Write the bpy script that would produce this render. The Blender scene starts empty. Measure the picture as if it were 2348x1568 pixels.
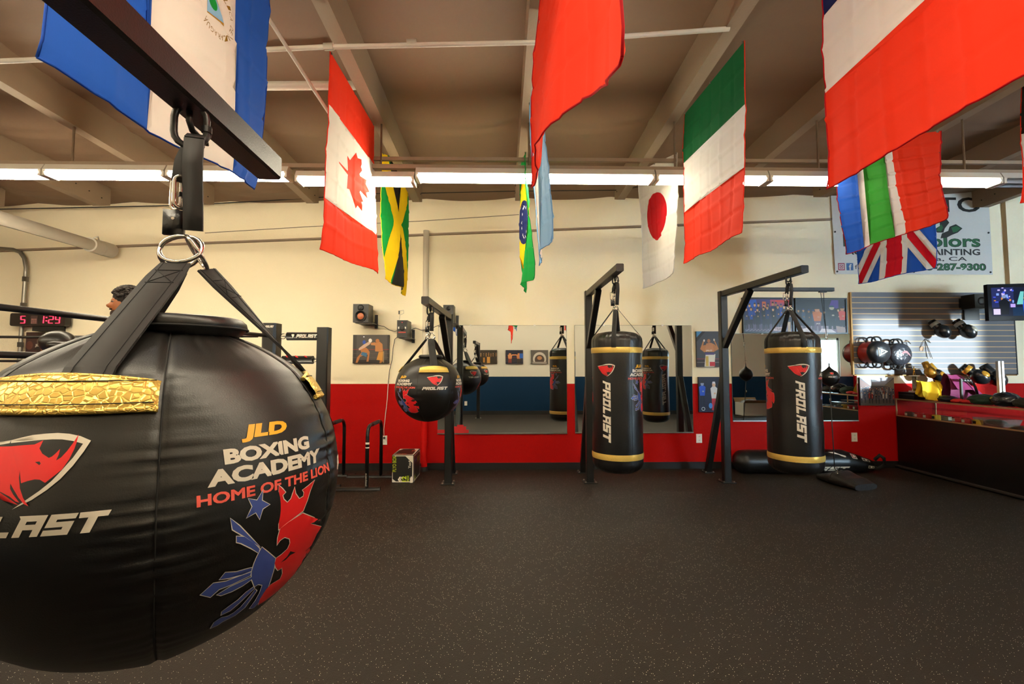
import bpy, bmesh, math, random
from math import sin, cos, pi, radians, sqrt, atan2, asin, tan, exp
from mathutils import Vector, Matrix, noise
from mathutils.geometry import delaunay_2d_cdt
random.seed(7)
SC = bpy.context.scene
COL = SC.collection

# ------------------------------------------------------------------ camera
FPX = 1043.0
PITCH, YAW, CAMZ = radians(3.02), radians(1.2), 1.3
cd = bpy.data.cameras.new('camera'); cam = bpy.data.objects.new('camera', cd); COL.objects.link(cam)
cam.location = (0, 0, CAMZ); cam.rotation_euler = (radians(90) + PITCH, 0, -YAW)
cd.sensor_width = 36; cd.sensor_fit = 'HORIZONTAL'; cd.lens = FPX * 36 / 2348; cd.clip_start = .02; cd.clip_end = 200
SC.camera = cam
SC.view_settings.view_transform = 'Standard'; SC.view_settings.look = 'None'
SC.view_settings.gamma = 1; SC.view_settings.use_curve_mapping = False
SC.view_settings.exposure = EXPO = 0.38
SC.cycles.max_bounces = 10; SC.cycles.diffuse_bounces = 5; SC.cycles.glossy_bounces = 5
SC.cycles.transmission_bounces = 6; SC.cycles.transparent_max_bounces = 8
SC.cycles.sample_clamp_indirect = 6; SC.cycles.use_denoising = True
SC.cycles.caustics_reflective = False; SC.cycles.caustics_refractive = False

# ------------------------------------------------------------------ sky seen and felt through the front window
wd = bpy.data.worlds.new('sky'); SC.world = wd; wd.use_nodes = True
bg = wd.node_tree.nodes['Background']; bg.inputs[0].default_value = (.62, .8, 1, 1); bg.inputs[1].default_value = SKY = 75.0
# room: back wall plane y=YW, front (blue) wall y=YF, window x WX0..WX1, z WZ0..WZ1
YW, YF, XL, XR = 5.8, -0.71, -8.2, 9.6
WX0, WX1, WZ0, WZ1 = 7.5, 9.25, .98, 2.07
pl = bpy.data.lights.new('window_daylight', 'AREA'); pl.shape = 'RECTANGLE'; pl.size = WX1 - WX0; pl.size_y = WZ1 - WZ0
pl.cycles.is_portal = True
po = bpy.data.objects.new('window_daylight', pl); COL.objects.link(po)
po.location = ((WX0 + WX1) / 2, YF - .1, (WZ0 + WZ1) / 2); po.rotation_euler = (radians(90), 0, radians(180))
TUBE_E, TUBE_C = 58.0, (1, .88, .66)

sl = bpy.data.lights.new('low_sun', 'SUN'); sl.energy = SUN = 8.5; sl.color = (.84, .92, 1); sl.angle = radians(1.6)
so = bpy.data.objects.new('low_sun', sl); COL.objects.link(so); so.location = (12, -8, 3)
so.rotation_euler = Vector((-2.95, 6.5, -.10)).to_track_quat('-Z', 'Y').to_euler()

# ------------------------------------------------------------------ pixel helpers: a point on a ray at a known depth or height
def ray(x, y):
    v = Vector(((x - 1174) / FPX, 1, -(y - 784) / FPX))
    v = Vector((v.x, v.y * cos(PITCH) - v.z * sin(PITCH), v.y * sin(PITCH) + v.z * cos(PITCH)))
    return Vector((v.x * cos(YAW) + v.y * sin(YAW), -v.x * sin(YAW) + v.y * cos(YAW), v.z))
def at(x, y, Y):
    r = ray(x, y); return r * (Y / r.y) + Vector((0, 0, CAMZ))
def atz(x, y, z):
    r = ray(x, y); return r * ((z - CAMZ) / r.z) + Vector((0, 0, CAMZ))

# ------------------------------------------------------------------ materials
def srgb(h, a=1):
    h = h.lstrip('#'); o = []
    for i in (0, 2, 4):
        u = int(h[i:i + 2], 16) / 255
        o.append(u / 12.92 if u <= .04045 else ((u + .055) / 1.055) ** 2.4)
    return (*o, a)
MATS = {}
def N(m, t, **kw):
    n = m.node_tree.nodes.new(t)
    for k, v in kw.items(): setattr(n, k, v)
    return n
def mat(name, col='#808080', rough=.5, metal=0, bump=0, bscale=60, btype='noise', spec=.5, emit=0, coat=0, trans=0, var=0, vscale=8, alpha=1, transm=0, sheen=0):
    if name in MATS: return MATS[name]
    m = bpy.data.materials.new(name); m.use_nodes = True; MATS[name] = m
    b = m.node_tree.nodes['Principled BSDF']; L = m.node_tree.links.new
    c = srgb(col) if isinstance(col, str) else (*col, 1)
    b.inputs['Base Color'].default_value = c; b.inputs['Roughness'].default_value = rough; b.inputs['Metallic'].default_value = metal
    b.inputs['Specular IOR Level'].default_value = spec
    if coat: b.inputs['Coat Weight'].default_value = coat; b.inputs['Coat Roughness'].default_value = .15
    if transm: b.inputs['Transmission Weight'].default_value = transm
    if alpha < 1: b.inputs['Alpha'].default_value = alpha
    if sheen: b.inputs['Sheen Weight'].default_value = sheen
    if emit:
        b.inputs['Specular IOR Level'].default_value = .05; b.inputs['Roughness'].default_value = .6
        b.inputs['Base Color'].default_value = (c[0] * .04, c[1] * .04, c[2] * .04, 1)
        b.inputs['Emission Color'].default_value = c; b.inputs['Emission Strength'].default_value = emit
    tc = None
    if bump or var: tc = N(m, 'ShaderNodeTexCoord')
    if var:
        n = N(m, 'ShaderNodeTexNoise'); n.inputs['Scale'].default_value = vscale; n.inputs['Detail'].default_value = 4; L(tc.outputs['Object'], n.inputs['Vector'])
        mx = N(m, 'ShaderNodeMix', data_type='RGBA', blend_type='MULTIPLY'); mx.inputs[0].default_value = 1
        mx.inputs[6].default_value = c
        r = N(m, 'ShaderNodeMapRange'); r.inputs['From Min'].default_value = .3; r.inputs['From Max'].default_value = .7
        r.inputs['To Min'].default_value = 1 - var; r.inputs['To Max'].default_value = 1; L(n.outputs['Fac'], r.inputs['Value'])
        L(r.outputs[0], mx.inputs[7]); L(mx.outputs[2], b.inputs['Base Color'])
    if bump:
        if btype == 'voronoi':
            n = N(m, 'ShaderNodeTexVoronoi', feature='DISTANCE_TO_EDGE'); out = n.outputs['Distance']
        elif btype == 'wave':
            n = N(m, 'ShaderNodeTexWave'); out = n.outputs['Fac']
        else:
            n = N(m, 'ShaderNodeTexNoise'); n.inputs['Detail'].default_value = 3; out = n.outputs['Fac']
        n.inputs['Scale'].default_value = bscale; L(tc.outputs['Object'], n.inputs['Vector'])
        bp = N(m, 'ShaderNodeBump'); bp.inputs['Strength'].default_value = bump; bp.inputs['Distance'].default_value = .01
        if btype == 'voronoi':
            mr = N(m, 'ShaderNodeMapRange'); mr.inputs['From Max'].default_value = .12; L(out, mr.inputs['Value']); out = mr.outputs[0]
        L(out, bp.inputs['Height']); L(bp.outputs[0], b.inputs['Normal'])
    if trans:
        tr = N(m, 'ShaderNodeBsdfTranslucent'); tr.inputs[0].default_value = c
        ms = N(m, 'ShaderNodeMixShader'); ms.inputs[0].default_value = trans
        L(b.outputs[0], ms.inputs[1]); L(tr.outputs[0], ms.inputs[2]); L(ms.outputs[0], m.node_tree.nodes['Material Output'].inputs[0])
    return m

def two_tone(name, top, bot, zc, bump=.25):
    m = mat(name, top, .7, 0, bump, 170, spec=.15)
    b = m.node_tree.nodes['Principled BSDF']; L = m.node_tree.links.new
    g = N(m, 'ShaderNodeNewGeometry'); s = N(m, 'ShaderNodeSeparateXYZ'); L(g.outputs['Position'], s.inputs[0])
    gt = N(m, 'ShaderNodeMath', operation='GREATER_THAN'); gt.inputs[1].default_value = zc; L(s.outputs['Z'], gt.inputs[0])
    mx = N(m, 'ShaderNodeMix', data_type='RGBA'); mx.inputs[6].default_value = srgb(bot); mx.inputs[7].default_value = srgb(top)
    L(gt.outputs[0], mx.inputs[0]); L(mx.outputs[2], b.inputs['Base Color'])
    return m
CREAM, REDW, BLUEW = '#f8eac8', '#a60300', '#05253f'
M_wall = two_tone('wall_paint_cream_and_red', CREAM, REDW, 1.075)
M_wallb = two_tone('wall_paint_cream_and_blue', '#e4dccb', BLUEW, 1.015)
M_pipe2 = two_tone('pipe_paint', '#e4d8c0', REDW, 1.075, .05)

def floor_mat():
    m = mat('speckled_rubber_floor', '#181412', .6, 0, .35, 260, spec=.3)
    b = m.node_tree.nodes['Principled BSDF']; L = m.node_tree.links.new
    tc = N(m, 'ShaderNodeTexCoord')
    v = N(m, 'ShaderNodeTexVoronoi'); v.inputs['Scale'].default_value = 120; L(tc.outputs['Object'], v.inputs['Vector'])
    lt = N(m, 'ShaderNodeMath', operation='LESS_THAN'); lt.inputs[1].default_value = .15; L(v.outputs['Distance'], lt.inputs[0])
    sp = N(m, 'ShaderNodeSeparateColor'); L(v.outputs['Color'], sp.inputs[0])
    g2 = N(m, 'ShaderNodeMath', operation='GREATER_THAN'); g2.inputs[1].default_value = .66; L(sp.outputs[0], g2.inputs[0])
    mu = N(m, 'ShaderNodeMath', operation='MULTIPLY'); L(lt.outputs[0], mu.inputs[0]); L(g2.outputs[0], mu.inputs[1])
    n = N(m, 'ShaderNodeTexNoise'); n.inputs['Scale'].default_value = 1.3; n.inputs['Detail'].default_value = 5; L(tc.outputs['Object'], n.inputs['Vector'])
    cr = N(m, 'ShaderNodeMix', data_type='RGBA'); cr.inputs[6].default_value = srgb('#140d06'); cr.inputs[7].default_value = srgb('#1f150b'); L(n.outputs['Fac'], cr.inputs[0])
    mx = N(m, 'ShaderNodeMix', data_type='RGBA'); L(mu.outputs[0], mx.inputs[0]); L(cr.outputs[2], mx.inputs[6]); mx.inputs[7].default_value = srgb('#fff6e0')
    L(mx.outputs[2], b.inputs['Base Color'])
    return m
M_floor = floor_mat()
M_black_steel = mat('black_powder_coated_steel', '#0e0d0c', .38, 0, .1, 300)
M_leather = mat('black_leatherette', '#0f0d0b', .4, 0, .07, 520, var=.15)
M_leather2 = mat('black_vinyl', '#0c0c0d', .33, 0, .12, 160)
M_web = mat('black_webbing', '#151311', .6, 0, .5, 500, 'wave')
M_gold = mat('gold_crocodile_vinyl', '#ecc765', .33, .6, .42, 105, 'voronoi')
M_goldf = mat('gold_crocodile_vinyl_fine', '#ecc765', .33, .6, .4, 130, 'voronoi')
M_chrome = mat('polished_steel', '#c9c4ba', .18, 1)
M_stitch = mat('dark_stitching', '#050505', .8)
M_wprint = mat('white_print', '#dcd3c2', .45)
M_rprint = mat('red_print', '#d81f22', .42)
M_dred = mat('faded_red_print', '#dd5648', .5)
M_bprint = mat('blue_print', '#3d4e94', .42)
M_yprint = mat('yellow_print', '#e8ab1e', .42)
M_kprint = mat('black_print', '#0a0a0a', .5)
M_mirror = mat('mirror_glass', (.84, .9, .89), .008, 1)
M_white = mat('white_paint', '#e6dfd0', .5)
M_wmetal = mat('white_enamel', '#e0d8c8', .4)
M_wplast = mat('white_plastic', '#ece6d8', .35)
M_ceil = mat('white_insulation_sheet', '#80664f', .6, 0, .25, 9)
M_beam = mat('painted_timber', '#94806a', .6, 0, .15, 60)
M_glass = mat('clear_glass', '#ffffff', .0)
def _glass(m):
    L = m.node_tree.links.new; t = N(m, 'ShaderNodeBsdfTransparent'); t.inputs[0].default_value = (.93, .97, .96, 1); gl = N(m, 'ShaderNodeBsdfGlossy'); gl.inputs['Roughness'].default_value = .01
    lw = N(m, 'ShaderNodeLayerWeight'); p_ = N(m, 'ShaderNodeMath', operation='POWER'); p_.inputs[1].default_value = 4; L(lw.outputs['Facing'], p_.inputs[0]); f = N(m, 'ShaderNodeMath', operation='MULTIPLY_ADD'); f.inputs[1].default_value = .6; f.inputs[2].default_value = .03; L(p_.outputs[0], f.inputs[0]); mx = N(m, 'ShaderNodeMixShader'); L(f.outputs[0], mx.inputs[0]); L(t.outputs[0], mx.inputs[1]); L(gl.outputs[0], mx.inputs[2]); L(mx.outputs[0], m.node_tree.nodes['Material Output'].inputs[0])
_glass(M_glass)
M_tube = mat('lit_tube', TUBE_C, .4, emit=TUBE_E)
M_dim = mat('dimmer_lit_tube', TUBE_C, .4, emit=TUBE_E * .3)
M_off = mat('unlit_tube', '#b9bcc0', .25)
M_baseb = mat('black_rubber_skirting', '#0d0b0a', .5)
M_alu = mat('brushed_aluminium', '#b6b4ae', .3, 1)

# ------------------------------------------------------------------ mesh builder
class G:
    def __init__(s): s.v = []; s.f = []; s.mi = []; s.mats = []; s.M = None; s.sm = []; s.cur = None
    def m(s, mt):
        if mt not in s.mats: s.mats.append(mt)
        return s.mats.index(mt)
    def P(s, p):
        p = Vector(p)
        s.v.append(s.M @ p if s.M else p); return len(s.v) - 1
    def F(s, idx, mt, smooth=False): s.f.append(tuple(idx)); s.mi.append(s.m(mt)); s.sm.append(smooth)
    def quad(s, pts, mt): s.F([s.P(p) for p in pts], mt)
    def box(s, a, b, mt, bev=0):
        x0, x1 = sorted((a[0], b[0])); y0, y1 = sorted((a[1], b[1])); z0, z1 = sorted((a[2], b[2]))
        s.hexa([(x0, y0, z0), (x1, y0, z0), (x1, y1, z0), (x0, y1, z0)], [(x0, y0, z1), (x1, y0, z1), (x1, y1, z1), (x0, y1, z1)], mt)
    def hexa(s, lo, hi, mt):
        i = [s.P(p) for p in lo]; j = [s.P(p) for p in hi]; n = len(lo)
        s.F(i[::-1], mt); s.F(j, mt)
        for k in range(n): s.F((i[k], i[(k + 1) % n], j[(k + 1) % n], j[k]), mt)
    def bar(s, p, q, w, h, mt, up=(0, 0, 1)):
        p, q = Vector(p), Vector(q); d = (q - p).normalized(); u = Vector(up)
        if abs(d.dot(u)) > .99: u = Vector((0, 1, 0))
        r = d.cross(u).normalized(); u = r.cross(d).normalized()
        def ring(c):
            e = min(w, h) * .09; o = []
            for sx, sy in ((1, 1), (-1, 1), (-1, -1), (1, -1)):
                a = (sx * (w / 2 - e), sy * h / 2); b = (sx * w / 2, sy * (h / 2 - e))
                prs = (b, a) if sx * sy > 0 else (a, b)
                o += [c + r * x + u * y for x, y in prs]
            return o
        s.hexa(ring(p), ring(q), mt)
    def tube(s, pts, r, mt, n=10, closed=False, flat=1, caps=True):
        pts = [Vector(p) for p in pts]; R = r if isinstance(r, (list, tuple)) else [r] * len(pts)
        rings = []; prev = None; L = len(pts)
        for i, p in enumerate(pts):
            if closed: t = pts[(i + 1) % L] - pts[i - 1]
            else: t = pts[min(i + 1, L - 1)] - pts[max(i - 1, 0)]
            if t.length < 1e-9: t = Vector((0, 0, 1))
            t.normalize()
            if prev is None:
                a = Vector((0, 0, 1)) if abs(t.z) < .9 else Vector((1, 0, 0)); u = t.cross(a).normalized()
            else: u = (prev - t * prev.dot(t)).normalized()
            prev = u; w = t.cross(u)
            rings.append([s.P(p + (u * cos(2 * pi * k / n) + w * sin(2 * pi * k / n) * flat) * R[i]) for k in range(n)])
        for i in range(L if closed else L - 1):
            a, b = rings[i], rings[(i + 1) % L]
            for k in range(n): s.F((a[k], a[(k + 1) % n], b[(k + 1) % n], b[k]), mt, True)
        if not closed and caps: s.F(rings[0][::-1], mt); s.F(rings[-1], mt)
    def lathe(s, prof, c, mt, n=32, fn=None, axis=None, a0=0, a1=2 * pi):
        # prof: list of (r, z); fn(az, i) -> radius offset
        c = Vector(c); full = abs(a1 - a0 - 2 * pi) < 1e-6; m = n if full else n + 1
        ax = Matrix.Identity(3) if axis is None else Vector((0, 0, 1)).rotation_difference(Vector(axis)).to_matrix()
        rings = []
        for i, (r, z) in enumerate(prof):
            if r < 1e-5: rings.append([s.P(c + ax @ Vector((0, 0, z)))]); continue
            rings.append([s.P(c + ax @ Vector(((r + (fn(a0 + (a1 - a0) * k / n, i) if fn else 0)) * cos(a0 + (a1 - a0) * k / n), (r + (fn(a0 + (a1 - a0) * k / n, i) if fn else 0)) * sin(a0 + (a1 - a0) * k / n), z))) for k in range(m)])
        for i in range(len(rings) - 1):
            a, b = rings[i], rings[i + 1]; mm = mt(i) if callable(mt) else mt
            for k in range(n):
                k2 = (k + 1) % m
                if len(a) == 1 and len(b) == 1: continue
                if len(a) == 1: s.F((a[0], b[k2], b[k]), mm, True)
                elif len(b) == 1: s.F((a[k], a[k2], b[0]), mm, True)
                else: s.F((a[k], a[k2], b[k2], b[k]), mm, True)
    def cyl(s, p, q, r, mt, n=20, r2=None):
        p, q = Vector(p), Vector(q); L = (q - p).length; r2 = r if r2 is None else r2
        s.lathe([(0, 0), (r, 0)], p, mt, n, axis=q - p)
        e = min(r, L) * .08
        s.lathe([(r, 0), (r, 0), (r2, L), (r2, L)], p, mt, n, axis=q - p); s.lathe([(r2, L), (0, L)], p, mt, n, axis=q - p)
    def ell(s, c, rad, mt, n=20, m=12, rot=None, fn=None):
        c = Vector(c); R = rot or Matrix.Identity(3); rings = []
        for i in range(m + 1):
            la = -pi / 2 + pi * i / m
            if i in (0, m): rings.append([s.P(c + R @ Vector((0, 0, rad[2] * sin(la))))]); continue
            rr = []
            for k in range(n):
                a = 2 * pi * k / n; d = Vector((cos(la) * cos(a), cos(la) * sin(a), sin(la)))
                f = fn(d) if fn else 1
                rr.append(s.P(c + R @ Vector((d.x * rad[0] * f, d.y * rad[1] * f, d.z * rad[2] * f))))
            rings.append(rr)
        for i in range(m):
            a, b = rings[i], rings[i + 1]
            for k in range(n):
                k2 = (k + 1) % n
                if len(a) == 1: s.F((a[0], b[k2], b[k]), mt, True)
                elif len(b) == 1: s.F((a[k], a[k2], b[0]), mt, True)
                else: s.F((a[k], a[k2], b[k2], b[k]), mt, True)
    def ribbon(s, pts, nrm, w, th, mt, ws=None):
        # flat strap through pts; nrm: list of outward normals; solid of thickness th
        pts = [Vector(p) for p in pts]; L = len(pts); rr = []
        for i, p in enumerate(pts):
            t = (pts[min(i + 1, L - 1)] - pts[max(i - 1, 0)]).normalized(); n = Vector(nrm[i]) if isinstance(nrm, list) else Vector(nrm)
            sd = t.cross(n).normalized(); n = sd.cross(t).normalized(); ww = (ws[i] if ws else w) / 2
            rr.append([s.P(q) for q in (p - sd * ww, p + sd * ww, p + sd * ww + n * th, p - sd * ww + n * th)])
        for i in range(L - 1):
            a, b = rr[i], rr[i + 1]
            for k in range(4): s.F((a[k], a[(k + 1) % 4], b[(k + 1) % 4], b[k]), mt, k in (0, 2))
        s.F(rr[0][::-1], mt); s.F(rr[-1], mt)
    def grid(s, nx, ny, fn, mt, smooth=True):
        idx = [[s.P(fn(i / nx, j / ny)) for i in range(nx + 1)] for j in range(ny + 1)]
        for j in range(ny):
            for i in range(nx): s.F((idx[j][i], idx[j][i + 1], idx[j + 1][i + 1], idx[j + 1][i]), mt(i / nx, j / ny) if callable(mt) else mt, smooth)
    def paint(s, layers, mapf, gx, gy, bgm=None, smooth=True):
        """layers: (loops, material) painted in order in a plane; gx, gy: grid coordinate lists; mapf(u, v) -> point"""
        V = []; E = []; key = {}
        def vid(x, y):
            k = (round(x, 5), round(y, 5))
            if k not in key: key[k] = len(V); V.append(Vector((k[0], k[1])))
            return key[k]
        x0, x1, y0, y1 = gx[0], gx[-1], gy[0], gy[-1]
        for x in gx:
            for y in gy: vid(x, y)
        if bgm is not None:
            for a, b in (((x0, y0), (x1, y0)), ((x1, y0), (x1, y1)), ((x1, y1), (x0, y1)), ((x0, y1), (x0, y0))): E.append((vid(*a), vid(*b)))
        segs = []
        for loops, mt in layers:
            sg = []
            for lp in loops:
                for i in range(len(lp)):
                    a, b = lp[i], lp[(i + 1) % len(lp)]
                    a = (min(max(a[0], x0), x1), min(max(a[1], y0), y1)); b = (min(max(b[0], x0), x1), min(max(b[1], y0), y1))
                    sg.append((*a, *b)); ia, ib = vid(*a), vid(*b)
                    if ia != ib: E.append((ia, ib))
            ys = [q[1] for q in sg] + [q[3] for q in sg]; xs = [q[0] for q in sg] + [q[2] for q in sg]
            segs.append((sg, mt, min(xs), max(xs), min(ys), max(ys)))
        r = delaunay_2d_cdt(V, E, [], 0, 1e-6)
        vo, fo = r[0], r[2]; used = {}
        for f in fo:
            cx = sum(vo[i][0] for i in f) / len(f); cy = sum(vo[i][1] for i in f) / len(f)
            mt = bgm
            if not (x0 - 1e-6 <= cx <= x1 + 1e-6 and y0 - 1e-6 <= cy <= y1 + 1e-6): continue
            for sg, mm, a0, a1, b0, b1 in reversed(segs):
                if cx < a0 or cx > a1 or cy < b0 or cy > b1: continue
                ins = False
                for ax, ay, bx, by in sg:
                    if (ay > cy) != (by > cy) and cx < (bx - ax) * (cy - ay) / (by - ay) + ax: ins = not ins
                if ins: mt = mm; break
            if mt is None: continue
            ids = []
            for i in f:
                if i not in used: used[i] = s.P(mapf(vo[i][0], vo[i][1]))
                ids.append(used[i])
            s.F(ids, mt, smooth)
    def obj(s, name, parent=None, label=None, loc=None):
        me = bpy.data.meshes.new(name); root = parent
        while root is not None and root.parent is not None: root = root.parent
        if root is not None: off = root.location.copy()
        elif loc is not None: off = Vector(loc)
        else:
            if s.v:
                xs = [p.x for p in s.v]; ys = [p.y for p in s.v]; zs = [p.z for p in s.v]
                off = Vector(((min(xs) + max(xs)) / 2, (min(ys) + max(ys)) / 2, min(zs)))
            else: off = Vector()
        me.from_pydata([p - off for p in s.v], [], s.f); 
        for mt in s.mats: me.materials.append(mt)
        me.polygons.foreach_set('material_index', s.mi); me.polygons.foreach_set('use_smooth', s.sm); me.update()
        o = bpy.data.objects.new(name, me); COL.objects.link(o)
        if parent is not None: o.parent = parent
        else: o.location = off
        if label: o['label'] = label
        return o
def thing(name, label, cat, loc, group=None):
    o = bpy.data.objects.new(name, None); COL.objects.link(o); o.location = loc; o.empty_display_size = .1
    tag(o, label, cat, group); return o
def tag(o, label, cat, group=None):
    o['label'] = label; o['category'] = cat
    if group: o['group'] = group
    return o
def struct(o): o['kind'] = 'structure'; return o
def lin(a, b, n): return [a + (b - a) * i / n for i in range(n + 1)]
def lerp(a, b, t): return a + (b - a) * t
def circ(cx, cy, r, n=20, ry=None, a0=0): return [(cx + r * cos(a0 + 2 * pi * k / n), cy + (ry or r) * sin(a0 + 2 * pi * k / n)) for k in range(n)]
def rect(x0, y0, x1, y1): return [(x0, y0), (x1, y0), (x1, y1), (x0, y1)]
def star(cx, cy, r, r2=None, n=5, rot=pi / 2):
    r2 = r2 or r * .4; return [(cx + (r if k % 2 == 0 else r2) * cos(rot + pi * k / n), cy + (r if k % 2 == 0 else r2) * sin(rot + pi * k / n)) for k in range(2 * n)]
def rotp(pts, a, cx=0, cy=0): return [(cx + (x - cx) * cos(a) - (y - cy) * sin(a), cy + (x - cx) * sin(a) + (y - cy) * cos(a)) for x, y in pts]

# ------------------------------------------------------------------ lettering: outlines of the built-in font, fitted to a box
_tc = {}
def text(t, x0, y0, x1, y1, bold=0, shear=0, sp=1, rot=0, res=3):
    """loops of text t stretched into the box x0..x1, y0..y1 (cap height fills the box), turned by rot about its lower left corner"""
    k = (t, bold, shear, sp, res)
    if k not in _tc:
        cu = bpy.data.curves.new('lettering', 'FONT'); cu.body = t; cu.resolution_u = res; cu.offset = bold; cu.shear = shear; cu.space_character = sp; cu.fill_mode = 'BOTH'
        o = bpy.data.objects.new('lettering', cu); COL.objects.link(o); bpy.context.view_layer.update()
        me = bpy.data.meshes.new_from_object(o.evaluated_get(bpy.context.evaluated_depsgraph_get()))
        bm = bmesh.new(); bm.from_mesh(me); bmesh.ops.remove_doubles(bm, verts=bm.verts, dist=1e-5)
        adj = {}
        for e in bm.edges:
            if len(e.link_faces) == 1:
                a, b = e.verts; adj.setdefault(a.index, set()).add(b.index); adj.setdefault(b.index, set()).add(a.index)
        bm.verts.ensure_lookup_table(); co = [(v.co.x, v.co.y) for v in bm.verts]; loops = []
        while adj:
            st = next(iter(adj)); lp = [st]; c = st
            while c in adj and adj[c]:
                d = adj[c].pop(); adj[d].discard(c)
                if not adj[c]: adj.pop(c)
                c = d
                if c == st: break
                lp.append(c)
            if st in adj and not adj[st]: adj.pop(st)
            if c in adj and not adj[c]: adj.pop(c)
            if len(lp) > 2: loops.append([co[i] for i in lp])
        bm.free(); bpy.data.objects.remove(o); bpy.data.curves.remove(cu); bpy.data.meshes.remove(me); _tc[k] = loops
    L = _tc[k]
    xs = [p[0] for l in L for p in l]; ys = [p[1] for l in L for p in l]
    a0, a1 = min(xs), max(xs); b0, b1 = min(ys), max(ys)
    w, h = x1 - x0, y1 - y0
    out = [[((p[0] - a0) / (a1 - a0) * w, (p[1] - b0) / (b1 - b0) * h) for p in l] for l in L]
    return [[(x0 + x * cos(rot) - y * sin(rot), y0 + x * sin(rot) + y * cos(rot)) for x, y in l] for l in out]
# square slanted capitals of the maker's word mark, each on a 5 x 6 cell
BLK = {
    'P': [[(0, 0), (1.4, 0), (1.4, 2.1), (4.6, 2.1), (4.6, 6), (0, 6)], [(1.4, 3.5), (3.2, 3.5), (3.2, 4.6), (1.4, 4.6)]],
    'R': [[(0, 0), (1.4, 0), (1.4, 2), (2.2, 2), (3.1, 0), (4.7, 0), (3.7, 2.2), (4.6, 2.4), (4.6, 6), (0, 6)], [(1.4, 3.5), (3.2, 3.5), (3.2, 4.6), (1.4, 4.6)]],
    'O': [[(0, 0), (4.6, 0), (4.6, 6), (0, 6)], [(1.5, 1.5), (3.1, 1.5), (3.1, 4.5), (1.5, 4.5)]],
    'L': [[(0, 0), (4.2, 0), (4.2, 1.6), (1.5, 1.6), (1.5, 6), (0, 6)]],
    'A': [[(0, 0), (1.4, 0), (1.4, 2), (3.2, 2), (3.2, 0), (4.6, 0), (4.6, 6), (-.5, 6), (0, 5.2)], [(1.4, 3.5), (3.2, 3.5), (3.2, 4.4), (1.4, 4.4)]],
    'S': [[(0, 0), (4.6, 0), (4.6, 3.8), (1.5, 3.8), (1.5, 4.5), (4.6, 4.5), (4.6, 6), (0, 6), (0, 2.3), (3.1, 2.3), (3.1, 1.6), (0, 1.6)]],
    'T': [[(1.6, 0), (3.2, 0), (3.2, 4.4), (4.9, 4.4), (4.9, 6), (-.3, 6), (0, 4.4), (1.6, 4.4)]]}
def wordmark(x0, y0, x1, y1, rot=0):
    w = 'PROLAST'; out = []; adv = 5.15; tot = adv * 7 - .3 + 1.6; sx = (x1 - x0) / tot; sy = (y1 - y0) / 6
    for i, ch in enumerate(w):
        for l in BLK[ch]:
            q = [((x + i * adv + y * .27) * sx, y * sy) for x, y in l]
            out.append([(x0 + x * cos(rot) - y * sin(rot), y0 + x * sin(rot) + y * cos(rot)) for x, y in q])
    return out
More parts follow.
